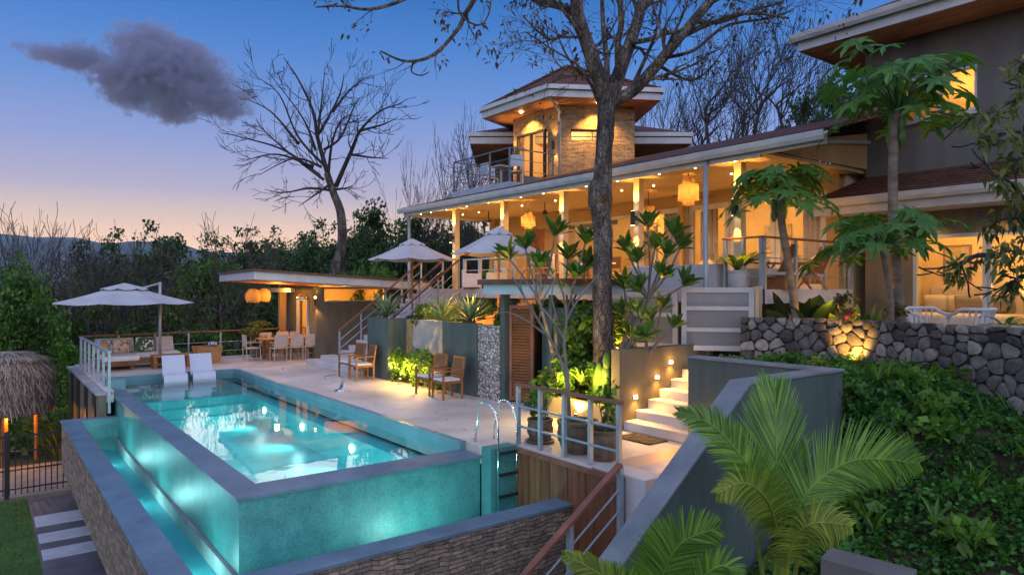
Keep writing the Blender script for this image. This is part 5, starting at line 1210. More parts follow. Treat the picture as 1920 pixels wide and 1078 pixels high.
# balcony furniture
def bch(loc,rz,lab):
    t=empty('balcony_chair',(0,0,0),lab,'chair','slim chairs on the tower balcony')
    for sx in (-.2,.2):
        for sy,h in ((-.2,.95),(.2,.45)): leg(t,sx,sy,sx,sy,h,.03,METAL)
    MB().box(-.21,.21,-.2,.21,.43,.46).build('seat',METAL,t); MB().box(-.2,.2,-.21,-.19,.6,.95).build('backrest',METAL,t); t.location=loc; t.rotation_euler.z=rz; return t
b0=bch((13.3,18.7,5.74),R(-90),'grey chair in the open corner of the tower balcony'); copy_tree(b0,(13.2,17.1,5.74),R(-40),'grey chair nearest the lit balcony door'); 
t=empty('balcony_table',(13.2,17.9,5.74),'small square table between the balcony chairs','table'); MB().box(12.95,13.45,17.65,18.15,6.44,6.48).build('tabletop',METAL,t); MB().box(13.17,13.23,17.87,17.93,5.74,6.44).build('leg',METAL,t)
# ================================================================ vegetation helpers
def rv(r): 
    while True:
        v=Vector((r.uniform(-1,1),r.uniform(-1,1),r.uniform(-1,1)))
        if .05<v.length<1: return v.normalized()
RMIN=[.004]
def twigs(mb,p,d,L,r,depth,rng,spread=.6,up=.15,tips=None,n=5,segs=4,nb=(2,3)):
    pts=[p]; rad=[r]; q=p.copy(); dd=d.normalized()
    for i in range(segs):
        dd=(dd+rv(rng)*.22+Vector((0,0,up*.25))).normalized(); q=q+dd*L/segs; pts.append(q); rad.append(max(r*(1-.62*(i+1)/segs),RMIN[0]))
    mb.path(pts,rad,n if r>.02 else 4 if r>.01 else 3,cap=False)
    if tips is not None and depth<=1: tips.append((q,dd)); 
    if depth<=0: return
    for k in range(rng.randint(*nb)):
        i=rng.randint(1,segs); s=rv(rng); s=(s-dd*s.dot(dd)).normalized(); c=rng.uniform(spread*.6,spread*1.3)
        twigs(mb,pts[i],dd*math.cos(c)+s*math.sin(c),L*rng.uniform(.5,.78),rad[i]*.7,depth-1,rng,spread,up,tips,n,segs,nb)
    twigs(mb,q,dd,L*.7,rad[-1],depth-1,rng,spread,up,tips,n,segs,nb)
def spline(pts,k=5):
    out=[]
    for i in range(len(pts)-1):
        a,b,c,d=pts[max(i-1,0)],pts[i],pts[i+1],pts[min(i+2,len(pts)-1)]
        for j in range(k):
            u=j/k; out.append(.5*((2*b)+(c-a)*u+(2*a-5*b+4*c-d)*u*u+(3*b-a-3*c+d)*u**3))
    return out+[pts[-1]]
def lerpl(a,n): 
    return [a[min(int(t),len(a)-2)]*(1-(t-min(int(t),len(a)-2)))+a[min(int(t),len(a)-2)+1]*(t-min(int(t),len(a)-2)) for t in [i*(len(a)-1)/(n-1) for i in range(n)]]
def limb(mb,pix,d,rpx,rng,tw=(0,0),n=8,twl=.8,tips=None,wob=0,depth=1,dz=0,nb=(1,2)):
    """pix: (px,py) along the limb; dz lets its distance drift"""
    pts=[]
    for i,(x,y) in enumerate(pix): pts.append(at(x,y,d+dz*i/(len(pix)-1)+(rng.uniform(-wob,wob) if i else 0)))
    s=spline(pts,6); rr=lerpl([q*d/FPX for q in rpx],len(s)); mb.path(s,rr,n,cap=False)
    for i in range(int(tw[0])):
        t=rng.uniform(tw[1],1); j=min(int(t*(len(s)-1)),len(s)-2); dd=(s[j+1]-s[j]).normalized(); v=rv(rng); v=(v-dd*v.dot(dd)).normalized(); c=rng.uniform(.45,1.0)
        twigs(mb,s[j],dd*math.cos(c)+v*math.sin(c),twl*rng.uniform(.5,1.15),max(rr[j]*.45,.006),depth,rng,.6,.1,tips,5,4,nb)
    if tips is not None: tips.append((s[-1],(s[-1]-s[-2]).normalized()))
    return s
def cloud(mb,centres,n,size,rng,flat=.0,droop=.15,asp=.32,up=.3):
    """leaves scattered in clumps: centres = [(Vector, radius_xyz)]"""
    npr=np.random.default_rng(rng.randint(0,10**6)); k=len(centres)
    idx=npr.integers(0,k,n); C_=np.array([tuple(c) for c,_ in centres])[idx]; Rr=np.array([tuple(r) if hasattr(r,'__len__') else (r,r,r) for _,r in centres])[idx]
    v=npr.normal(size=(n,3)); v/=np.linalg.norm(v,axis=1,keepdims=True); rad=npr.random((n,1))**.45
    P=C_+v*Rr*rad; A=v*.6+npr.normal(size=(n,3))*.6; A[:,2]+=up*npr.random(n)-flat; A/=np.linalg.norm(A,axis=1,keepdims=True)
    B=np.cross(A,npr.normal(size=(n,3))+np.array([0,0,1.2])); B/=np.linalg.norm(B,axis=1,keepdims=True)
    L=size*npr.uniform(.6,1.3,n); mb.leaves(P,A,B,L,L*asp,droop)
def clumps(c,R3,k,rng,r=(.25,.4)):
    out=[]
    for i in range(k):
        v=rv(rng)*rng.random()**.4; m=min(R3); q=rng.uniform(*r)
        out.append((Vector((c[0]+v.x*R3[0],c[1]+v.y*R3[1],c[2]+v.z*R3[2])),(R3[0]*q,R3[1]*q,R3[2]*q*.8)))
    return out
def blade(mb,p,d,side,L,w,droop,segs=4,fold=.25,prof=None):
    """long leaf with a folded midrib"""
    prof=prof or (.35,.9,1,.75,.02); prof=lerpl(list(prof),segs+1); p=Vector(p); d=Vector(d).normalized(); side=Vector(side).normalized(); base=len(mb.v); q=p.copy()
    for i in range(segs+1):
        t=i/segs; n_=d.cross(side).normalized()
        if n_.z<0: n_=-n_
        ww=w*prof[i]; mb.v += [tuple(q-side*ww+n_*ww*fold),tuple(q),tuple(q+side*ww+n_*ww*fold)]
        d=(d+Vector((0,0,-droop/segs*(.4+1.2*t)))).normalized(); q=q+d*L/segs
    for i in range(segs):
        a=base+3*i; mb.f += [(a,a+1,a+4,a+3),(a+1,a+2,a+5,a+4)]
def perp(d,rng=None):
    d=Vector(d); s=d.cross(Vector((0,0,1)))
    return s.normalized() if s.length>1e-3 else Vector((1,0,0))
def plant(name,loc,lab,cat,group=None): return empty(name,loc,lab,cat,group)

# ================================================================ the tall tree in front of the house
rg=random.Random(21); D=13.4
t=plant('tall_tree',at(1133,700,D),'tall grey trunked bare tree with a knotted burl rising past the roof','tree')
mb=MB(); tr=[(1134,720,25),(1133,690,24),(1131,620,21.5),(1129,540,20.5),(1131,450,20),(1128,405,20),(1125,378,26),(1126,352,24),(1130,330,18.5),(1133,270,17.5),(1137,215,18.5),(1141,180,23),(1143,160,18)]
s=spline([at(x,y,D) for x,y,_ in tr],5); rr=lerpl([q*.9*D/FPX for _,_,q in tr],len(s)); mb.path(s,rr,20,cap=False)
p=at(1128,362,D-.22); mb.ball(p,.17,.15,.2,10,7)
trunk=mb.build('trunk',BARK,t,smooth=True); tx=bpy.data.textures.new('bark_lumps','CLOUDS'); tx.noise_scale=.3
dm=trunk.modifiers.new('lumps','DISPLACE'); dm.texture=tx; dm.strength=.05; dm.mid_level=.5
tips=[]; 
def branch(pix,rpx,tw,dz=0,twl=1.0,depth=2,d=D,par=t,m=BARK,nb=(2,3)):
    mb=MB(); limb(mb,pix,d,[q*.9 for q in rpx],rg,(tw[0]*.62,tw[1]),10,twl,tips,.15,depth,dz,nb); return mb.build('branch',m,par,smooth=True)
branch([(1137,190),(1118,130),(1100,80),(1083,25),(1078,-40)],(16,15,14,13,11),(8,.35),-.6)
branch([(1146,185),(1160,140),(1180,85),(1198,30),(1215,-50)],(17,15,13,12,10),(9,.3),.5)
branch([(1150,190),(1185,172),(1225,130),(1275,70),(1330,5),(1380,-50)],(14,12.5,11.5,10,9,7),(11,.3),-.5)
branch([(1139,170),(1137,110),(1131,50),(1128,-30)],(7,6,5,4),(5,.3),.6)
branch([(1160,150),(1158,90),(1165,40),(1158,-30)],(7,6,6,5),(5,.3),-.7)
branch([(1185,80),(1215,75),(1250,62),(1270,60)],(6,5,5,4),(4,.3),-.5,.8)
branch([(1275,70),(1330,45),(1400,25),(1480,35)],(7,5,3.5,2),(9,.2),-1,.8)
branch([(1300,40),(1350,42),(1410,20),(1470,5)],(6,4,3,2),(8,.2),.5,.8)
branch([(1240,110),(1300,95),(1360,50),(1440,35),(1488,20)],(4,3.5,3,2.2,1.4),(7,.2),-1,.7)
branch([(1084,28),(1055,14),(1020,5),(985,-8)],(10,8,7,6),(5,.3),-.4,.7)
branch([(1065,60),(1035,75),(1010,60),(980,30)],(4,3,2.2,1.5),(7,.2),-.6,.7)
branch([(1120,140),(1090,140),(1060,100),(1040,50)],(4,3,2.2,1.5),(7,.2),.4,.7)
branch([(1122,195),(1090,130),(1030,90),(985,60)],(3,2.4,1.8,1.2),(5,.3),-.3,.6)
branch([(1125,185),(1100,150),(1045,120),(1020,60)],(3,2.2,1.7,1.1),(5,.3),-.6,.6)
branch([(1180,175),(1210,110),(1230,60),(1245,-20)],(5,4,3,2.5),(8,.2),.6,.8)
branch([(1230,120),(1290,150),(1330,130),(1370,75)],(4,3,2.2,1.2),(6,.2),.3,.7)
# branches that arch over the pool from the same crown, out of the picture's top
branch([(1080,-35),(1010,-70),(930,-55),(880,15),(855,60),(810,105),(760,115),(715,97)],(9,8,6.5,5,4,3.5,2.6,1.6),(10,.45),-1.5,.45,1)
branch([(930,-55),(830,-35),(745,5),(690,18),(640,12),(592,14)],(5,4.5,3.5,3,2.2,1.4),(10,.4),-1.2,.45,1,D-.8)
branch([(775,117),(772,135),(790,142),(805,135)],(2.2,1.8,1.4,1),(2,.5),0,.2,1,D-1.4)
branch([(860,-20),(862,25),(895,48),(915,30),(922,-10)],(2.5,2.2,1.8,1.6,1.4),(4,.3),0,.25,1,D-1.3)
lf=MB()
for (q,dd) in tips:
    if rg.random()<.28:
        cloud(lf,[(q+Vector((0,0,-.06)),.13)],rg.randint(3,8),.1,rg,.5,.3,.22)
for (x,y,d_,n_) in ((845,30,D-1.3,26),(835,55,D-1.4,14),(1320,125,D,40),(1270,140,D,30),(1245,40,D,16),(1090,110,D,24),(1380,15,D-.6,14),(1450,20,D-1,16),(1410,30,D-1,12)):
    cloud(lf,[(at(x,y,d_),(.3,.3,.22))],n_,.11,rg,.5,.3,.24)
lf.build('leaves',L_DRY,t)

# ================================================================ bare tree beyond the bar pavilion
D2=33; rg=random.Random(4); RMIN[0]=.011
t=plant('bare_tree',at(628,520,D2),'wide leafless tree leaning over the bar pavilion against the sunset','tree')
mb=MB(); limb(mb,[(626,600),(628,513),(641,461),(639,401),(625,361),(613,325)],D2,(11,10,9,8,6.8,6),rg,(0,0),10); mb.build('trunk',BARK,t,smooth=True)
Z5=lambda L_:[(400+x/2.507,90+y/2.507) for x,y in L_]
LIM=[[(540,600),(490,420),(470,300),(400,150),(330,45)],[(490,420),(510,250),(525,90)],[(500,400),(590,230),(615,120)],[(560,300),(650,190),(745,125)],[(530,560),(400,420),(310,220),(200,135)],
[(520,620),(400,530),(250,400),(200,330)],[(400,450),(270,300),(140,235)],[(500,600),(330,480),(130,420),(25,395)],[(560,670),(450,660),(330,680),(240,665)],[(575,650),(650,480),(690,390),(780,300),(890,260)],
[(690,390),(800,360),(870,325)],[(640,500),(740,515),(825,520)],[(520,480),(600,420),(660,280),(695,230)],[(510,560),(380,520),(210,600)],[(480,480),(420,330),(270,130)],[(470,560),(300,500),(130,535)],[(540,600),(560,440),(610,330),(690,320)],[(550,640),(480,690),(400,745)],[(575,665),(620,660),(660,645)]]
for i,Lm in enumerate(LIM):
    mb=MB(); big=i in (0,9); limb(mb,Z5(Lm),D2,(5,3.4,2.0,.5) if big else (3.2,2.1,1.2,.4),rg,(9 if len(Lm)>3 else 6,.12),5,.9,None,.3,2,rg.uniform(-3,3),(1,2)); mb.build('branch',BARKD,t)

# ================================================================ trees of the valley and the hill
def tree_proto(name,seed,h,cr,leafm,n,size,k,trunkm=BARKD,bare=False,rr=(.25,.42)):
    r=random.Random(seed); t=empty(name,(0,0,0),None,None); mb=MB(); tips=[]
    pts=[Vector((0,0,-1)),Vector((r.uniform(-.2,.2),r.uniform(-.2,.2),h*.25)),Vector((r.uniform(-.4,.4),r.uniform(-.4,.4),h*.5)),Vector((r.uniform(-.5,.5),r.uniform(-.5,.5),h*.72))]
    s=spline(pts,5); mb.path(s,lerpl([h*.02,h*.016,h*.012,h*.007],len(s)),7,cap=False)
    for i in range(11 if bare else 9):
        j=r.randint(6,len(s)-1); a=r.random()*6.28; e=r.uniform(.5,1.1) if bare else r.uniform(.3,.9)
        twigs(mb,s[j],Vector((math.cos(a),math.sin(a),e)),h*r.uniform(.2,.3) if bare else cr*r.uniform(.42,.62),h*.006,3 if bare else 2,r,.55,.3 if bare else .15,tips,5,4,(1,3) if bare else (2,3))
    mb.build('trunk',trunkm,t)
    if n:
        lf=MB(); c=(0,0,h*.66); r.shuffle(tips); q=cr*rr[0]*.85; cs=[(p_,(q*r.uniform(.6,1.3),)*2+(q*r.uniform(.4,.9),)) for p_,_ in tips[:k*2]]; cs+=clumps(c,(cr*.9,cr*.9,h*.33),k//2 if n>3000 else 3,r,rr); cloud(lf,cs,n,size,r,.1,.2,.36); lf.build('crown',leafm,t)
    return t
PR={'dark':tree_proto('evergreen_tree',1,8,2.9,L_DARK,5200,.24,34),'mid':tree_proto('leafy_tree',2,7,2.7,L_MID,5200,.24,30),'olive':tree_proto('olive_tree',3,7,2.6,L_OLIVE,3600,.2,30,rr=(.2,.34)),
    'bright':tree_proto('bushy_tree',5,5,2.5,L_BRIGHT,5200,.2,30),'bare':tree_proto('leafless_tree',6,8,0,None,0,0,0,BARKD,True),'bare2':tree_proto('leafless_tree',9,8,0,None,0,0,0,BARK,True),'sparse':tree_proto('sparse_tree',8,8,3.0,L_DARK,1700,.24,26,rr=(.16,.28))}
LB={'dark':('dense dark green evergreen tree in the valley woods','valley evergreens'),'mid':('medium green leafy tree in the valley woods','leafy valley trees'),'olive':('dull olive coloured thin crowned tree in the valley woods','olive valley trees'),
    'bright':('bright green bushy tree low in the valley','bright valley bushes'),'bare':('dark leafless many branched tree showing against the sky','leafless trees'),'bare2':('pale grey leafless tree in the valley woods','pale leafless trees'),'sparse':('open crowned dark tree with sunset glowing through its gaps','open crowned trees on the skyline')}
used=set()
def tree(kind,px,d,ytop,wpx=None,zb=None,lab=None):
    p=at(px,539,d); zb=height(p.x,p.y) if zb is None else zb; top=CAMZ-(ytop-539)/FPX*d; P=PR[kind]; h0={'dark':8,'mid':7,'olive':7,'bright':5,'bare':8,'bare2':8,'sparse':8}[kind]; cr0={'dark':2.9,'mid':2.7,'olive':2.6,'bright':2.5,'bare':3,'bare2':3,'sparse':3}[kind]
    sz=(top-zb)/(h0*1.02); sxy=(wpx*d/FPX/2)/cr0 if wpx else sz
    a=rnd.random()*6.28
    if kind in used: o=copy_tree(P,(p.x,p.y,zb),a,lab or LB[kind][0],LB[kind][1],scale=(sxy,sxy,sz))
    else: o=P; o.location=(p.x,p.y,zb); o.rotation_euler.z=a; o.scale=(sxy,sxy,sz); o['label']=lab or LB[kind][0]; o['group']=LB[kind][1]; used.add(kind)
    o['category']='tree'; return o
for a in (('mid',15,27,478,170),('bright',-60,25,560,160),('bright',150,28,640,130),('mid',90,34,560,130),('bare2',110,33,470,260),('olive',190,36,520,150),('bare',165,30,455,240),('dark',245,40,440,160),('sparse',250,46,420,190),('sparse',335,44,418,170),
    ('olive',330,36,500,150),('mid',410,38,480,140),('olive',300,33,540,130),('bare2',400,34,490,200),('sparse',420,48,425,160),('dark',455,42,500,130),('mid',240,30,610,150),('dark',330,31,590,140),('bright',400,33,610,120),('sparse',480,50,430,140),
    ('dark',60,42,500,180),('olive',130,46,490,160),('bare',45,44,450,170),('mid',470,36,520,120),('sparse',555,46,405,150),('dark',530,42,450,130),('dark',600,44,425,130),('sparse',660,44,395,130),('dark',715,40,380,150),('dark',790,46,398,150),('sparse',800,42,400,120),('mid',690,31,490,110),('bright',735,29,508,110),('dark',640,38,465,120),
    ('dark',880,44,405,110),('sparse',850,50,400,120),('olive',930,48,420,120),('bare',800,40,335,150),('bare',855,36,270,150),('bare',905,38,255,130),('bare2',760,44,350,110),
    ('mid',-10,36,520,140),('olive',-60,40,500,160),('dark',-120,34,500,200),('dark',380,28,640,90),('mid',300,27,650,110),('mid',200,26.5,690,90),('bare2',60,29,500,200),('bare',230,31,480,230),('bare2',330,32.5,500,200),('bare2',430,34,470,190),('bare',20,40,440,180)): tree(*a)
for a in (('bare',1270,33,165,190),('bare',1335,35,75,230),('bare',1420,32,48,220),('bare',1475,34,65,200),('bare2',1380,38,90,200),('bare',1505,36,90,160),('bare',1230,40,190,150),('bare',1310,42,150,180)): tree(*a,zb=3.5)
for a in (('sparse',1580,27,130,150),('dark',1610,25,150,130),('dark',1530,33,175,120),('sparse',1450,36,200,120),('dark',1640,30,120,160)): tree(*a,zb=3.5,lab='dark leafy tree on the hill crest between the bare trees and the grey wing')
for o in [o for o in COL.objects if o.get('label','').startswith('dark leafy tree on the hill')]: o['group']='leafy trees on the hill crest'
for q in PR.values(): pass
# distant wooded valley floor: nobody could count it
mb=MB(); r=random.Random(12); cs=[]
for i in range(900):
    d=50*(1+7*r.random()**1.7); px=r.uniform(-420,1050); p=at(px,539,d); z=height(p.x,p.y); s=1.6+d*.006; cs.append((Vector((p.x,p.y,z+r.uniform(1.5,5.5))),(s,s,s*.8)))
cloud(mb,cs,34000,.62,r,.1,.2,.42); tag(mb.build('woods',L_OLIVE),'dim wooded valley running towards the blue mountains','woodland',kind='stuff')
mb=MB(); cs=[]
for i in range(420):
    d=r.uniform(22,46); px=r.uniform(-260,640); p=at(px,539,d)
    if p.x>2.1 and p.y<28.8: continue
    if p.y<25.6 and -6<p.x<2.5: continue
    z=height(p.x,p.y); s=r.uniform(.7,1.5); cs.append((Vector((p.x,p.y,z+s*r.uniform(.3,1.3))),(s,s,s*.9)))
cloud(mb,cs,30000,.22,r,.1,.2,.4); tag(mb.build('undergrowth',L_MID),'tangled green undergrowth below the deck and round the hut','undergrowth',kind='stuff')
mb=MB(); cs=[]
for i in range(260):
    px=r.uniform(1000,2100); d=r.uniform(27,45); p=at(px,539,d); s=r.uniform(1,2); cs.append((Vector((p.x,p.y,4+r.uniform(0,3))),(s,s,s)))
cloud(mb,cs,12000,.3,r,.1,.2,.4); tag(mb.build('hill_thicket',L_DARK),'dark thicket on the hill behind the house roofs','thicket',kind='stuff')
# grassy plumes by the hut
t=plant('tall_grass_clump',at(150,780,21.5),'feathery pale grass clump beside the thatched hut','grass clump'); mb=MB(); b=Vector(at(140,800,21.8))
for i in range(160):
    a=r.random()*6.28; d=Vector((math.cos(a)*.6,math.sin(a)*.6,1)); blade(mb,b+Vector((r.uniform(-.5,.5),r.uniform(-.5,.5),-1.2)),d,perp(d),r.uniform(1.4,2.4),.02,.8,4,.1)
mb.build('blades',L_OLIVE,t)

# ================================================================ hillside ground cover
mb=MB(); npr=np.random.default_rng(3); n=76000
X=npr.uniform(4.5,13.0,n); Y=npr.uniform(-2.5,4.7,n); Z=np.array([hz(x,y) for x,y in zip(X,Y)])
# keep below the wall line
wl_y=np.array([p[1] for p in WP][::-1]); wl_x=np.array([p[0] for p in WP][::-1]); keep=(X<np.interp(Y,wl_y,wl_x)-.08)&((np.sin(X*4.3+1.7*np.sin(Y*3.1))*np.sin(Y*3.7-X)+.5*np.sin(X*9+Y*8)>-.75)|(npr.random(n)<.25)); X,Y,Z=X[keep],Y[keep],Z[keep]; n=len(X)
lump=.08+.24*np.clip(np.sin(X*3.1+Y*1.7)*np.cos(Y*2.9-X*1.1)+.4*np.sin(X*7+Y*5),0,2)**1.0
P=np.stack([X,Y,Z+lump*npr.random(n)**.5],1); A=npr.normal(size=(n,3))*.7; A[:,0]-=.5; A[:,2]+=.35; A/=np.linalg.norm(A,axis=1,keepdims=True); B=np.cross(A,npr.normal(size=(n,3))*.5+np.array([0,0,1])); B/=np.linalg.norm(B,axis=1,keepdims=True)
Lf=npr.uniform(.045,.105,n); mb.leaves(P,A,B,Lf,Lf*.36,.2); tag(mb.build('ground_cover',L_COVER),'dense dark green ground cover on the slope under the stone wall','ground cover',kind='stuff')
mb=MB(); r=random.Random(31)
for i in range(70):
    y=r.uniform(-.5,4.6); x=np.interp(y,wl_y,wl_x)-r.uniform(.3,3.5); z=hz(x,y)+.2
    for k in range(5): 
        a=r.random()*6.28; d=Vector((math.cos(a)*.5,math.sin(a)*.5,1)); blade(mb,(x,y,z),d,perp(d),r.uniform(.2,.42),.022,.7,3)
cloud(mb,[(Vector((x,y,hz(x,y)+.2)),(.28,.28,.12)) for x,y in ((np.interp(y,wl_y,wl_x)-r.uniform(.4,3.8),y) for y in (r.uniform(-.5,4.4) for _ in range(26)))],2600,.13,r,0,.2,.42)
tag(mb.build('weeds',L_BRIGHT),'taller weed shoots poking from the slope ground cover','weeds',kind='stuff')
mb=MB(); n=11000; X=npr.uniform(9.3,12.5,n); Y=npr.uniform(4.55,7.1,n); P=np.stack([X,Y,1.18+.14*npr.random(n)*(1+np.sin(X*5+Y*4))],1); A=npr.normal(size=(n,3))*.7; A[:,2]+=.35; A/=np.linalg.norm(A,axis=1,keepdims=True); B=np.cross(A,npr.normal(size=(n,3))*.5+np.array([0,0,1])); B/=np.linalg.norm(B,axis=1,keepdims=True); Lf=npr.uniform(.045,.1,n); mb.leaves(P,A,B,Lf,Lf*.36,.2); tag(mb.build('ground_cover',L_COVER),'ground cover filling the raised bed behind the parapet',kind='stuff')
# lawn blades near the path
mb=MB(); n=16000; X=npr.uniform(-3.2,.84,n); Y=npr.uniform(9,20.9,n); P=np.stack([X,Y,np.full(n,-2.63)],1); A=npr.normal(size=(n,3))*.35; A[:,2]=1; A/=np.linalg.norm(A,axis=1,keepdims=True); B=np.cross(A,npr.normal(size=(n,3))); B/=np.linalg.norm(B,axis=1,keepdims=True); Lf=npr.uniform(.03,.075,n); mb.leaves(P,A,B,Lf,Lf*.14); tag(mb.build('grass',L_BRIGHT),'short lawn grass beside the slate path','grass',kind='stuff')

# ================================================================ coconut palms by the parapet
def frond(par,pix,hw,leafm,rng,nl=62,up=.35,hang=.25,tilt=(0,0,0),ang=(58,28),wid=.0085,vs=.1):
    nl=int(nl*1.9)
    pts=spline([at(*p) for p in pix],8); m=len(pts); mb=MB(); ds=[pts[min(i+1,m-1)]-pts[max(i-1,0)] for i in range(m)]
    mb.path(pts,lerpl([.016,.011,.007,.003],m),6,cap=False)
    cl=[0]
    for i in range(m-1): cl.append(cl[-1]+(pts[i+1]-pts[i]).length)
    view=Vector((SA,CA,0))
    for k in range(nl):
        f=.12+.88*(k/(nl-1)); s=f*cl[-1]; i=max(j for j in range(m) if cl[j]<=s+1e-9); i=min(i,m-2); u=(s-cl[i])/max(cl[i+1]-cl[i],1e-6); p=pts[i].lerp(pts[i+1],u); d=ds[i].normalized()
        side=d.cross(view).normalized() if tilt==(0,0,0) else (d.cross(Vector(tilt))).normalized()
        a=R(ang[0]+(ang[1]-ang[0])*f+rng.uniform(-3,3)); L=hw*(math.sin(math.pi*min(1,.2+.74*f))**.55)*rng.uniform(.9,1.06)*1.2*(1-.35*max(0,f-.8)/.2)
        nrm=side.cross(d).normalized()
        for sg in (1,-1):
            dd=(d*math.cos(a)+side*sg*math.sin(a)+nrm*vs*rng.uniform(.4,1.4)+Vector((0,0,up*0))).normalized()
            blade(mb,p,dd,(dd.cross(nrm)).normalized(),L,wid*rng.uniform(.8,1.15),hang*rng.uniform(.6,1.4),5,.2,(.5,1,.9,.6,.03))
    return mb.build('frond',leafm,par)
rg=random.Random(8)
hub=at(1465,1010,6.25); t=plant('coconut_palm',(hub.x,hub.y,-1.5),'young coconut palm with one upright frond against the parapet wall','palm')
frond(t,[(1462,1010,6.25),(1457,900,6.25),(1454,790,6.35),(1452,730,6.5)],.52,L_PALM,rg,92,ang=(44,6),hang=.1)
frond(t,[(1458,1015,6.2),(1425,910,6.0),(1345,805,5.95),(1275,772,6.0)],.25,L_PALM,rg,66,ang=(55,32),hang=.4)
frond(t,[(1462,1015,6.2),(1440,940,5.9),(1395,905,5.7),(1345,925,5.6)],.24,L_PALMY,rg,56,ang=(72,50),hang=1.3)
frond(t,[(1475,1010,6.2),(1520,915,6.2),(1605,862,6.3),(1722,868,6.5)],.40,L_PALM,rg,84,ang=(55,35),hang=.35)
frond(t,[(1470,1075,6.1),(1490,1010,5.9),(1525,980,5.8),(1595,985,5.8)],.26,L_PALMY,rg,52,ang=(75,55),hang=1.7)
mb=MB()
for a,b in (((1465,1010,6.25),(1460,1120,6.3)),((1480,1010,6.2),(1470,1130,6.25)),((1455,1040,6.2),(1450,1130,6.2)),((1500,1010,6.0),(1480,1150,6.1)),((1420,1010,6.2),(1440,1150,6.2))): mb.path([at(*a),at(*b)],[.018,.03],7)
mb.path([at(1462,1060,6.25),Vector((hub.x,hub.y,-1.6))],[.05,.09],10); mb.build('stem',L_PALMY,t)
hub=at(1230,1150,5.2); t=plant('coconut_palm',(hub.x,hub.y,-2),'bright young palm spreading at the bottom edge in front of the stair parapet','palm')
frond(t,[(1225,1180,5.2),(1235,1100,5.1),(1275,1020,5.0),(1345,990,5.0)],.27,L_BRIGHT,rg,70,ang=(62,40),hang=.35)
frond(t,[(1225,1180,5.2),(1222,1110,5.2),(1232,1040,5.3),(1240,985,5.4)],.2,L_BRIGHT,rg,60,ang=(35,22),hang=.2)
frond(t,[(1215,1190,5.2),(1175,1120,5.0),(1115,1070,4.9),(1060,1040,4.9)],.16,L_PALMY,rg,56,ang=(50,35),hang=.6)
frond(t,[(1220,1190,5.2),(1190,1120,5.1),(1150,1080,5.0),(1100,1085,5.0)],.16,L_PALM,rg,50,ang=(50,35),hang=.5)
frond(t,[(1230,1190,5.2),(1290,1110,5.1),(1350,1060,5.0),(1390,1085,5.0)],.2,L_PALM,rg,50,ang=(55,40),hang=.6)
mb=MB(); mb.path([at(1225,1170,5.2),Vector((hub.x,hub.y,-2.2))],[.05,.09],10); mb.build('stem',STEM,t)

# ================================================================ papayas
def papleaf(mb,c,nrm,fw,s,rng):
    nrm=nrm.normalized(); fw=(fw-nrm*fw.dot(nrm)).normalized(); sd=nrm.cross(fw); base=len(mb.v); mb.v.append(tuple(c)); pts=[]; lob=7
    for k in range(lob):
        a=R(-150+300*k/(lob-1)); L=s*(1-.32*abs(k-3)/3)
        for da,f in ((-.21,.52),(-.17,.74),(-.10,.80),(0,1.0),(.10,.80),(.17,.74),(.21,.52)): pts.append((a+da,L*f*rng.uniform(.92,1.06)))
    for a,L in pts:
        q=c+(fw*math.cos(a)+sd*math.sin(a))*L-nrm*(L*L/s)*.38; mb.v.append(tuple(q))
    n=len(pts)
    for i in range(n-1): mb.f.append((base,base+1+i,base+2+i))
def papaya(lab,tk,rpx,d,crown,nl,s,fruit,rng,rise=.35,spread=1.0):
    pts=[at(x,y,d) for x,y in tk]; t=plant('papaya_tree',pts[0],lab,'tree'); mb=MB(); sp=spline(pts,5); mb.path(sp,lerpl([r*d/FPX for r in rpx],len(sp)),10,cap=False); mb.build('trunk',STEM,t,smooth=True)
    top=pts[-1]
    for k in range(nl):
        a=2.4*k+rng.uniform(-.3,.3); e=rng.uniform(-.55,rise*2.0); L=rng.uniform(.5,.95)*spread*(.6+.5*k/nl)
        d1=Vector((math.cos(a),math.sin(a),e+.25)); tip=top+Vector((math.cos(a)*L,math.sin(a)*L,e*L+.12+ .32*(1-k/nl)))
        mid=top.lerp(tip,.5)+Vector((0,0,.07)); m=MB(); m.path(spline([top+Vector((0,0,-.1*rng.random())),mid,tip],3),[.011]*3+[.009]*3+[.006],5,cap=False)
        papleaf(m,tip,Vector((math.cos(a)*.55,math.sin(a)*.55,.9))+rv(rng)*.25,Vector((math.cos(a),math.sin(a),-.35)),s*rng.uniform(.8,1.15),rng); m.build('leaf',L_PAP,t)
    if fruit:
        for k in range(fruit):
            a=k*2.1; z=-.12-.07*k*.9; m=MB(); m.lathe([(.008,.13),(.03,.10),(.055,.0),(.06,-.06),(.035,-.13),(.005,-.15)],(top.x+.1*math.cos(a),top.y+.1*math.sin(a),top.z+z),10); m.build('fruit',L_BRIGHT if 0 else mat('papaya_skin%d'%k,(.10,.17,.05),(.07,.13,.04),.45,5,3,0) if k==0 else bpy.data.materials['papaya_skin0'],t,smooth=True)
    return t
rg=random.Random(17)
papaya('tall papaya tree with hanging green fruit against the grey wing',[(1690,640),(1684,560),(1676,440),(1674,330),(1678,235),(1684,205)],(11,10,9,8.5,8,7),11.6,None,58,.40,8,rg,.4,1.3)
papaya('slim leaning papaya tree in front of the terrace railing',[(1496,640),(1489,570),(1476,480),(1466,420),(1462,365)],(8,7.5,7,7,8),13.1,None,50,.36,5,rg,.2,1.1)
papaya('short papaya with pale radiating leaf stalks below the lower roof',[(1672,600),(1670,560),(1660,500),(1652,455)],(5,5,5,5),11.0,None,42,.33,0,rg,.1,1.2)

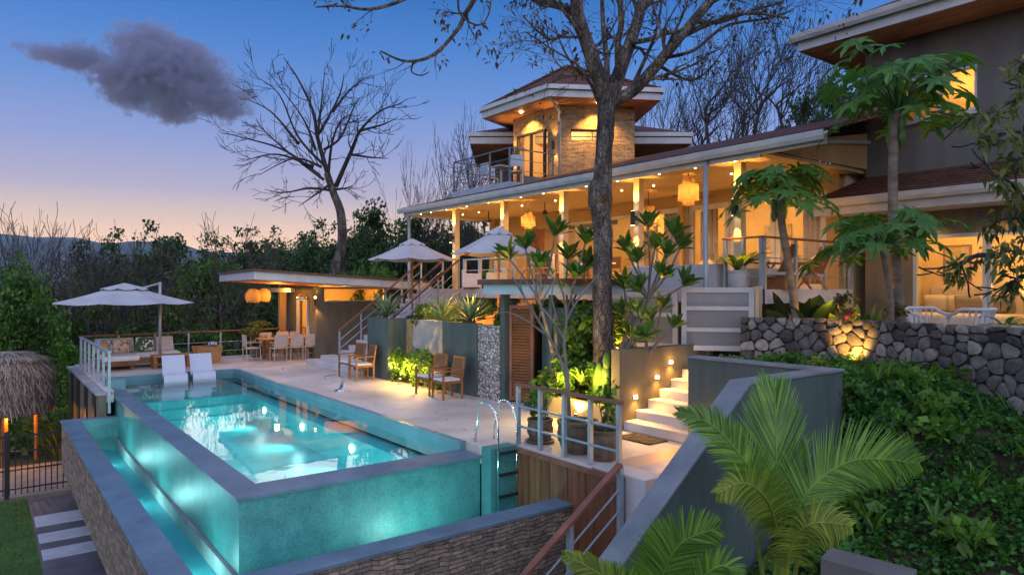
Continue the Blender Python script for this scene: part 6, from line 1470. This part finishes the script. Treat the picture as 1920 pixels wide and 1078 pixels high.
# ================================================================ plumerias
def rosette(par,p,d,n,L,w,m,rng,droop=.3,mb=None):
    own=mb is None; mb=mb or MB(); d=d.normalized(); a0=perp(d); b0=d.cross(a0)
    for k in range(n):
        a=2.4*k; e=rng.uniform(.35,1.1)+.9*k/n; dd=(a0*math.cos(a)+b0*math.sin(a))+d*e; blade(mb,p+d*(-.05+.1*k/n),dd,dd.cross(d),L*rng.uniform(.7,1.15),w*rng.uniform(.85,1.15),droop*rng.uniform(.4,1.3),5,.22,(.10,.4,.8,1,.8,.05))
    return mb.build('leaf_rosette',m,par) if own else None
def plumeria(lab,base,tips_,d,rng,L=.32,n=13,m=L_PLUM,stemm=BARKG,fork=None):
    b=at(*base); t=plant('plumeria_tree',b,lab,'tree'); mb=MB(); fk=[at(*f) for f in (fork or [])]
    for f in fk: mb.path(spline([b,b.lerp(f,.5)+Vector((rng.uniform(-.08,.08),0,-.05)),f],5),lerpl([.05,.035,.028],11),7,cap=False)
    for (x,y,dz) in tips_:
        p=at(x,y,d+dz); f=min(fk,key=lambda q:(q-p).length); mid=f.lerp(p,.5)+Vector((0,0,-.08*rng.random()))+rv(rng)*.05; s=spline([f,mid,p],4); mb.path(s,lerpl([.024,.02,.018],len(s)),6,cap=False)
        rosette(t,p,(p-mid).normalized()+Vector((0,0,.7)),rng.randint(n-3,n+3),L,L*.15,m,rng)
    mb.build('branches',stemm,t); return t
plumeria('plumeria tree with leaf rosettes in front of the second umbrella',(1045,700,14.2),[(985,465,0),(1040,440,.2),(1012,500,-.3),(1098,455,0),(1065,485,.4),(1080,520,-.2),(955,485,.3),(1100,500,.4)],14.2,rg,fork=[(1040,590,14.2),(1065,580,14.4),(1010,560,14.0)],L=.42,n=19)
plumeria('plumeria tree with big rosettes to the house side of the tall trunk',(1165,670,13.3),[(1215,425,0),(1262,440,.3),(1195,490,-.2),(1275,465,.5),(1175,470,.2),(1240,520,-.4),(1282,535,.1),(1228,465,.6),(1170,540,.3),(1250,480,-.3),(1200,545,-.2),(1168,590,.1)],13.3,rg,fork=[(1185,590,13.3),(1215,560,13.1),(1175,610,13.5)],L=.39,n=19)
plumeria('low plumeria shrub behind the olive stair wall',(1215,665,13.2),[(1195,585,0),(1222,600,-.2),(1262,612,.1),(1180,630,.2),(1240,580,.3),(1210,630,-.3)],13.1,rg,fork=[(1212,640,13.2),(1235,640,13.1)],L=.34,n=14,m=L_BRIGHT)
# pale bare plumeria growing in the big pot
rp=random.Random(6); b=Vector((7.5,8.12,.42)); t=plant('potted_bare_tree',(7.5,8.12,.45),'pale bare branched plumeria planted in the big carved pot','tree'); mb=MB()
DP=10.75
for pix,rp_ in (([(1066,790),(1064,720),(1062,690)],(9,7.5,7)),([(1064,715),(1045,660),(1015,610),(985,560),(962,520)],(5.5,4.5,4,3.5,2.5)),([(1062,690),(1058,640),(1062,590),(1052,540),(1030,515)],(5.5,4.5,4,3.2,2.4)),([(1060,640),(1035,600),(1005,560),(1010,520)],(4,3.5,3,2.2)),([(1062,600),(1085,560),(1105,535),(1130,505)],(3.5,3,2.6,2)),([(1020,625),(985,600),(950,585),(930,590)],(3.5,3,2.5,2)),([(1010,605),(1020,560),(1040,525)],(3,2.5,2)),([(1045,600),(1035,560),(1038,530)],(2.6,2.2,1.8)),([(985,560),(975,530),(985,505)],(2.4,2,1.6)),([(1075,575),(1072,540),(1085,515)],(2.4,2,1.6))):
    s=spline([at(x,y,DP) for x,y in pix],5); mb.path(s,lerpl([q*.62*DP/FPX for q in rp_],len(s)),7,cap=False)
mb.build('branches',BARKG,t,smooth=True); rosette(t,at(1052,538,DP),Vector((0,0,1)),6,.14,.025,L_BRIGHT,rp); rosette(t,at(1035,515,DP),Vector((0,0,1)),5,.12,.02,L_BRIGHT,rp)
def bush(name,c,R3,n,size,m,lab,cat,seed,k=16,asp=.34,stem=True):
    r=random.Random(seed); t=plant(name,(c[0],c[1],c[2]-R3[2]),lab,cat); mb=MB(); cloud(mb,clumps(c,R3,k,r,(.3,.45)),n,size,r,.0,.25,asp); mb.build('foliage',m,t)
    if stem:
        mb=MB()
        for i in range(5): mb.path([(c[0]+r.uniform(-.1,.1),c[1]+r.uniform(-.1,.1),c[2]-R3[2]-.05),(c[0]+r.uniform(-.5,.5)*R3[0],c[1]+r.uniform(-.5,.5)*R3[1],c[2])],[.012,.006],5)
        mb.build('stem',BARKG,t)
    return t
bush('potted_shrub',(7.5,9.0,.72),(.2,.24,.26),150,.11,L_BRIGHT,'small leafy shrub in the banded pot','shrub',3,8,.4)
bush('potted_shrub',(7.5,7.5,.92),(.2,.2,.35),120,.13,L_BRIGHT,'thin stemmed plant in the round plain pot','shrub',4,7,.3)
# lit bush before the concrete planter wall
for i,(y,h,l) in enumerate(((17.1,.6,'yellow lit bush beside the stone strip of the planter wall'),(16.45,.62,'yellow lit bush in the middle of the planter niche'),(15.75,.52,'yellow lit bush under the leaning stone slab'),(15.2,.42,'yellow lit bush behind the pair of armchairs'))):
    bush('garden_bush',(9.2,y,h*.8),(.32,.42,h),900,.095,L_BRIGHT,l,'bush',40+i,16)
spike((8.78,16.5,.14),(9.5,16.4,.9),48,'garden spotlight inside the bush at the planter niche',120)
point((8.82,16.2,.45),16,(1,.7,.2),.05); point((8.92,17.2,.45),9,(1,.7,.2),.05); point((8.75,15.3,.45),8,(1,.68,.2),.05)
# plants round the trunk
bush('garden_bush',(9.45,10.3,.85),(.35,.4,.5),1100,.12,L_BRIGHT,'glowing leafy bush between the shower wall and the tall trunk','bush',51)
bush('garden_bush',(9.5,9.5,.75),(.3,.35,.45),900,.11,L_BRIGHT,'glowing bush at the foot of the tall trunk','bush',52)
bush('garden_bush',(9.25,10.85,.5),(.25,.3,.45),600,.1,L_MID,'green bush against the green shower wall','bush',53)
bush('garden_bush',(9.7,10.35,1.75),(.5,.5,.75),1000,.17,L_MID,'tall leafy plant filling the gap between trunk and green shower wall','bush',56)
bush('garden_bush',(9.55,4.35,.75),(.45,.32,.55),1500,.085,L_COVER,'dense bush hugging the outer end of the parapet planter','bush',57,20)
bush('garden_bush',(9.42,4.56,.75),(.3,.2,.65),1300,.085,L_COVER,'upright bush pressed against the end of the parapet planter','bush',59,20)
bush('garden_bush',(9.95,4.55,1.05),(.4,.25,.45),1300,.085,L_MID,'leafy bush spilling over the corner of the raised bed','bush',61,20)
bush('garden_bush',(9.0,4.4,.25),(.45,.28,.45),1200,.085,L_COVER,'low bush at the foot of the parapet end wall','bush',58,18)
bush('garden_bush',(10.3,10.2,1.3),(.5,.6,.8),1300,.16,L_MID,'dark bush behind the tall trunk','bush',54)
bush('garden_bush',(10.9,12.6,1.9),(.7,.8,.5),1100,.14,L_MID,'green bush on top of the garden bed behind the shower pavilion','bush',55)
spike((8.98,9.8,.14),(9.5,9.7,1.5),85,'garden spotlight by the cactus at the trunk',120,(1,.7,.18)); point((8.85,10.2,.8),16,(1,.72,.2),.05); point((8.95,9.4,.9),9,(1,.7,.2),.05)
spike((10.2,9.3,1.25),(9.75,9.55,2.4),30,'garden spotlight glowing behind the trunk',110)
t=plant('cactus',(9.3,9.28,.36),'tall lit paddle cactus beside the olive stair wall','cactus'); mb=MB(); r=random.Random(7)
for (y,z,h,w,a) in ((9.3,.36,.55,.12,0),(9.22,.75,.42,.11,.3),(9.4,.8,.4,.1,-.4),(9.2,1.05,.35,.10,.2),(9.45,.45,.6,.12,.3)): 
    m=MB(); m.ball((9.22,y,z+h/2),.03,w,h/2,12,8); m.build('paddle',L_BRIGHT,t,smooth=True)
# ferns
def fern(loc,lab,n,L,seed,m=L_BRIGHT,name='fern',w=.03,droop=1.2):
    r=random.Random(seed); t=plant(name,loc,lab,name.replace('_',' ')); mb=MB()
    for k in range(n):
        a=r.random()*6.28; d=Vector((math.cos(a)*.7,math.sin(a)*.7,1)); blade(mb,Vector(loc)+Vector((r.uniform(-.05,.05),r.uniform(-.05,.05),0)),d,perp(d),L*r.uniform(.6,1.15),w,droop*r.uniform(.5,1.3),6,.2,(.3,1,.9,.6,.03))
    mb.build('fronds',m,t); return t
fern((9.3,9.95,.7),'arching fern at the tall trunk foot',34,.7,1)
fern((9.35,10.6,.36),'strap leaved fern beside the shower wall',30,.6,2)
fern((9.9,9.4,1.0),'arching fern behind the olive stair wall',30,.7,3,L_MID)
# agaves on the planter wall
def agave(loc,lab,n,L,seed):
    r=random.Random(seed); t=plant('agave',loc,lab,'agave','agaves on the planter wall'); mb=MB()
    for k in range(n):
        a=2.4*k; e=.12+1.5*(k/n)**1.3; d=Vector((math.cos(a),math.sin(a),e)); blade(mb,Vector(loc)+Vector((0,0,.05+.1*k/n)),d,perp(d),L*r.uniform(.85,1.1),.038,.25*r.random(),5,.35,(.55,.9,1,.75,.3,.02))
    mb.build('leaf_rosette',L_AGAVE,t)
agave((9.35,18.3,1.7),'striped spiky agave at the stair end of the planter wall',50,.78,1)
agave((9.5,15.5,1.7),'spiky agave above the concrete part of the planter wall',46,.74,2)
agave((9.6,14.3,1.7),'large spiky agave above the pebble panel',54,.82,3)
for i,(x,y,l) in enumerate(((9.8,16.9,'low green shrub between the striped agave and the others'),(9.9,16.0,'low green shrub behind the middle agave'),(10.3,13.7,'shrub lit yellow beside the timber steps'),(11.4,15.6,'leafy shrub lit under the terrace edge'),(11.5,14.2,'leafy shrub glowing below the terrace floor'),(11.7,17.0,'leafy shrub beside the stair stringer'))):
    bush('low_shrub',(x,y,1.62+.3),(.35,.45,.32),600,.1,(L_MID,L_BRIGHT)[i%2],l,'shrub',60+i,10)
spike((10.9,15.2,1.75),(11.8,15.2,2.3),26,'garden spotlight under the terrace edge',120,(1,.66,.16)); point((9.9,15.0,1.95),5,(1,.6,.15),.04); point((9.75,16.3,1.9),4,(1,.6,.15),.04)
# broad leaved plants by the stone wall
def broad(loc,lab,n,L,w,seed,m=L_MID,name='banana_plant',e0=.9):
    r=random.Random(seed); t=plant(name,loc,lab,'plant'); mb=MB()
    for k in range(n):
        a=r.random()*6.28; d=Vector((math.cos(a)*.6,math.sin(a)*.6,r.uniform(e0*.6,e0*1.7))); s=Vector(loc)+Vector((r.uniform(-.25,.25),r.uniform(-.25,.25),0)); q=s+d.normalized()*L*.5; mb.path([s,q],[.02,.012],5); blade(mb,q,d,perp(d),L*r.uniform(.7,1.1),w*r.uniform(.8,1.2),.9*r.random(),6,.2,(.2,.7,1,1,.75,.03))
    mb.build('leaves',m,t); return t
def wpd(px,d,z): p=at(px,539,d); return (p.x,p.y,z)
broad(wpd(1520,13.4,1.4),'dark broad leaved banana plant below the terrace end',14,.8,.2,1,L_DARK)
broad(wpd(1565,12.9,1.4),'olive broad leaved plant with upright leaves on the stone wall',13,.62,.11,2,L_OLIVE)
broad(wpd(1625,12.9,1.4),'upright sword leaved plant beside the bedroom wall',12,.6,.07,3,L_MID,'sword_plant',1.6)
broad(wpd(1720,12.8,1.4),'light green broad leaved plant at the sliding door',10,.45,.09,4,L_BRIGHT)
broad(wpd(1475,13.8,1.4),'dark low plant beneath the terrace floor edge',12,.5,.1,5,L_DARK)
broad((13.0,18.0,FZ),'lush green potted plant at the stair end of the terrace',12,.5,.1,6,L_BRIGHT)
def flowers(loc,lab,seed,n=90):
    t=bush('flowering_shrub',loc,(.22,.25,.25),260,.08,L_OLIVE,lab,'shrub',seed,8); r=random.Random(seed); mb=MB(); cloud(mb,clumps(loc,(.2,.22,.24),4,r,(.2,.3)),n,.045,r,0,.1,.6); mb.build('flowers',PINK,t)
PINK=leafmat('magenta_bract',(.5,.05,.28),(.38,.03,.25),3,.5,.4)
flowers(wpd(1585,11.9,2.25),'magenta flowering shrub on the stone wall in front of the upright leaves',71); flowers(wpd(1668,11.6,2.12),'small magenta flowering shrub at the papaya foot',72,60)
spike(wpd(1470,13.6,1.5),at(1450,560,14.6),26,'garden spotlight hidden under the terrace end',110); point(at(1560,560,12.6)+Vector((0,0,-.1)),5,(1,.6,.16),.04)
# terrace palm
p=at(1385,500,14.3); t=pot('potted_palm',(p.x,p.y,FZ),.22,.4,'brown lit potted palm behind the terrace railing',WHITE,'potted palm',False); r=random.Random(5); mb=MB()
for k in range(26):
    a=r.random()*6.28; d=Vector((math.cos(a),math.sin(a),1.2)); blade(mb,(p.x,p.y,FZ+.35),d,perp(d),r.uniform(.6,.95),.07,1.2,6,.2)
mb.build('fronds',L_PALMY,t)
# bonsai like plant by the dining table
p=Vector((8.1,26.35,0)); t=pot('potted_conifer',tuple(p),.2,.35,'flat layered green shrub in a pot behind the dining table',POT,'potted plant',False); mb=MB(); r=random.Random(9); cloud(mb,[(p+Vector((.25*math.cos(a),.25*math.sin(a),h)),(.45,.45,.06)) for a,h in ((0,.75),(2,.9),(4,1.05),(1,1.25))],900,.09,r,0,.1,.3); mb.build('crown',L_OLIVE,t); MB().path([p+Vector((0,0,.3)),p+Vector((0,0,1.2))],[.03,.012],6).build('stem',BARK,t)
# plant in the pale pot
p=Vector((ppp.x,ppp.y,1.98)); t=plant('potted_shrub',tuple(p),'drooping dark leaved plant in the pale round pot','shrub'); mb=MB(); r=random.Random(10)
for k in range(22):
    a=r.random()*6.28; d=Vector((math.cos(a),math.sin(a),r.uniform(.2,1.2))); blade(mb,p,d,perp(d),r.uniform(.25,.55),.05,1.3,5,.2,(.2,.7,1,.8,.4,.03))
mb.build('leaves',L_MID,t)
# shrubs between planter wall and stone wall
for i,(px,py,d,l) in enumerate(((1500,668,11.8,'low green shrub in the bed behind the parapet'),(1455,668,12.0,'small leafy shrub close to the gate end of the stone wall'),(1545,678,11.4,'orange tipped shrub under the lit part of the stone wall'),(1600,700,11.0,'bright yellow lit shrub beside the wall spotlight'),(1575,735,10.2,'green shrub tumbling over the end of the planter wall'))):
    c=at(px,py,d-.6); bush('low_shrub',(c.x,c.y,max(c.z-.12,1.22) if py<705 else c.z),(.3,.3,.17),420,.075,(L_COVER,L_MID,L_PALMY,L_BRIGHT,L_MID)[i],l,'shrub',80+i,9)
# leafy boughs reaching in from beyond the picture
t=plant('mango_tree',at(2150,700,8.6),'tree with glossy hanging leaves reaching across the grey wing','tree'); rg=random.Random(33); mb=MB(); lf=MB(); mb.path(spline([at(2150,900,8.6),at(2120,500,8.6),at(2080,100,8.6)],5),lerpl([.14,.1,.06],11),9,cap=False)
for pix in ([(2100,250),(1980,170),(1900,190),(1850,215),(1800,225)],[(2110,380),(1990,290),(1920,250),(1880,250),(1835,260)],[(2120,480),(2000,430),(1930,380),(1890,340),(1860,330)],[(2120,560),(2010,470),(1940,420),(1890,410),(1840,430)],[(2120,600),(2000,540),(1930,480),(1900,470),(1862,480)],[(2090,150),(1990,110),(1930,120),(1900,150)],[(2120,640),(2010,590),(1930,520),(1900,530),(1880,560)],[(2110,420),(2000,330),(1930,300),(1890,300)],[(1870,480),(1830,480),(1800,500),(1790,520)]):
    s=limb(mb,pix,8.4,(7,5,3.5,2.5,1.5),rg,(3,.3),6,.3,None,.15,1,rg.uniform(-.6,.6))
    for j in range(len(s)//3,len(s)): cloud(lf,[(s[j]+rv(rg)*.06,.12)],rg.randint(5,9),.13,rg,.7,.35,.2)
mb.build('trunk',BARKD,t,smooth=True); lf.build('leaves',L_OLIVE,t)

# a few fallen leaves on the paving
mb=MB(); npr=np.random.default_rng(77); n=90; X=npr.uniform(6.6,9.2,n); Y=npr.uniform(7.5,22,n); keep=(Y>9.4)|(X>7.15); keep&=~((X>8.7)&(Y<9.3)); X,Y=X[keep],Y[keep]; n=len(X)
P=np.stack([X,Y,np.full(n,.008)],1); A=npr.normal(size=(n,3)); A[:,2]=.12; A/=np.linalg.norm(A,axis=1,keepdims=True); B=np.cross(A,npr.normal(size=(n,3))*.1+np.array([0,0,1])); B/=np.linalg.norm(B,axis=1,keepdims=True); mb.leaves(P,A,B,npr.uniform(.05,.1,n),.018,0); tag(mb.build('leaf_litter',L_DRY),'dry brown leaves fallen on the pool deck','fallen leaves',kind='stuff')
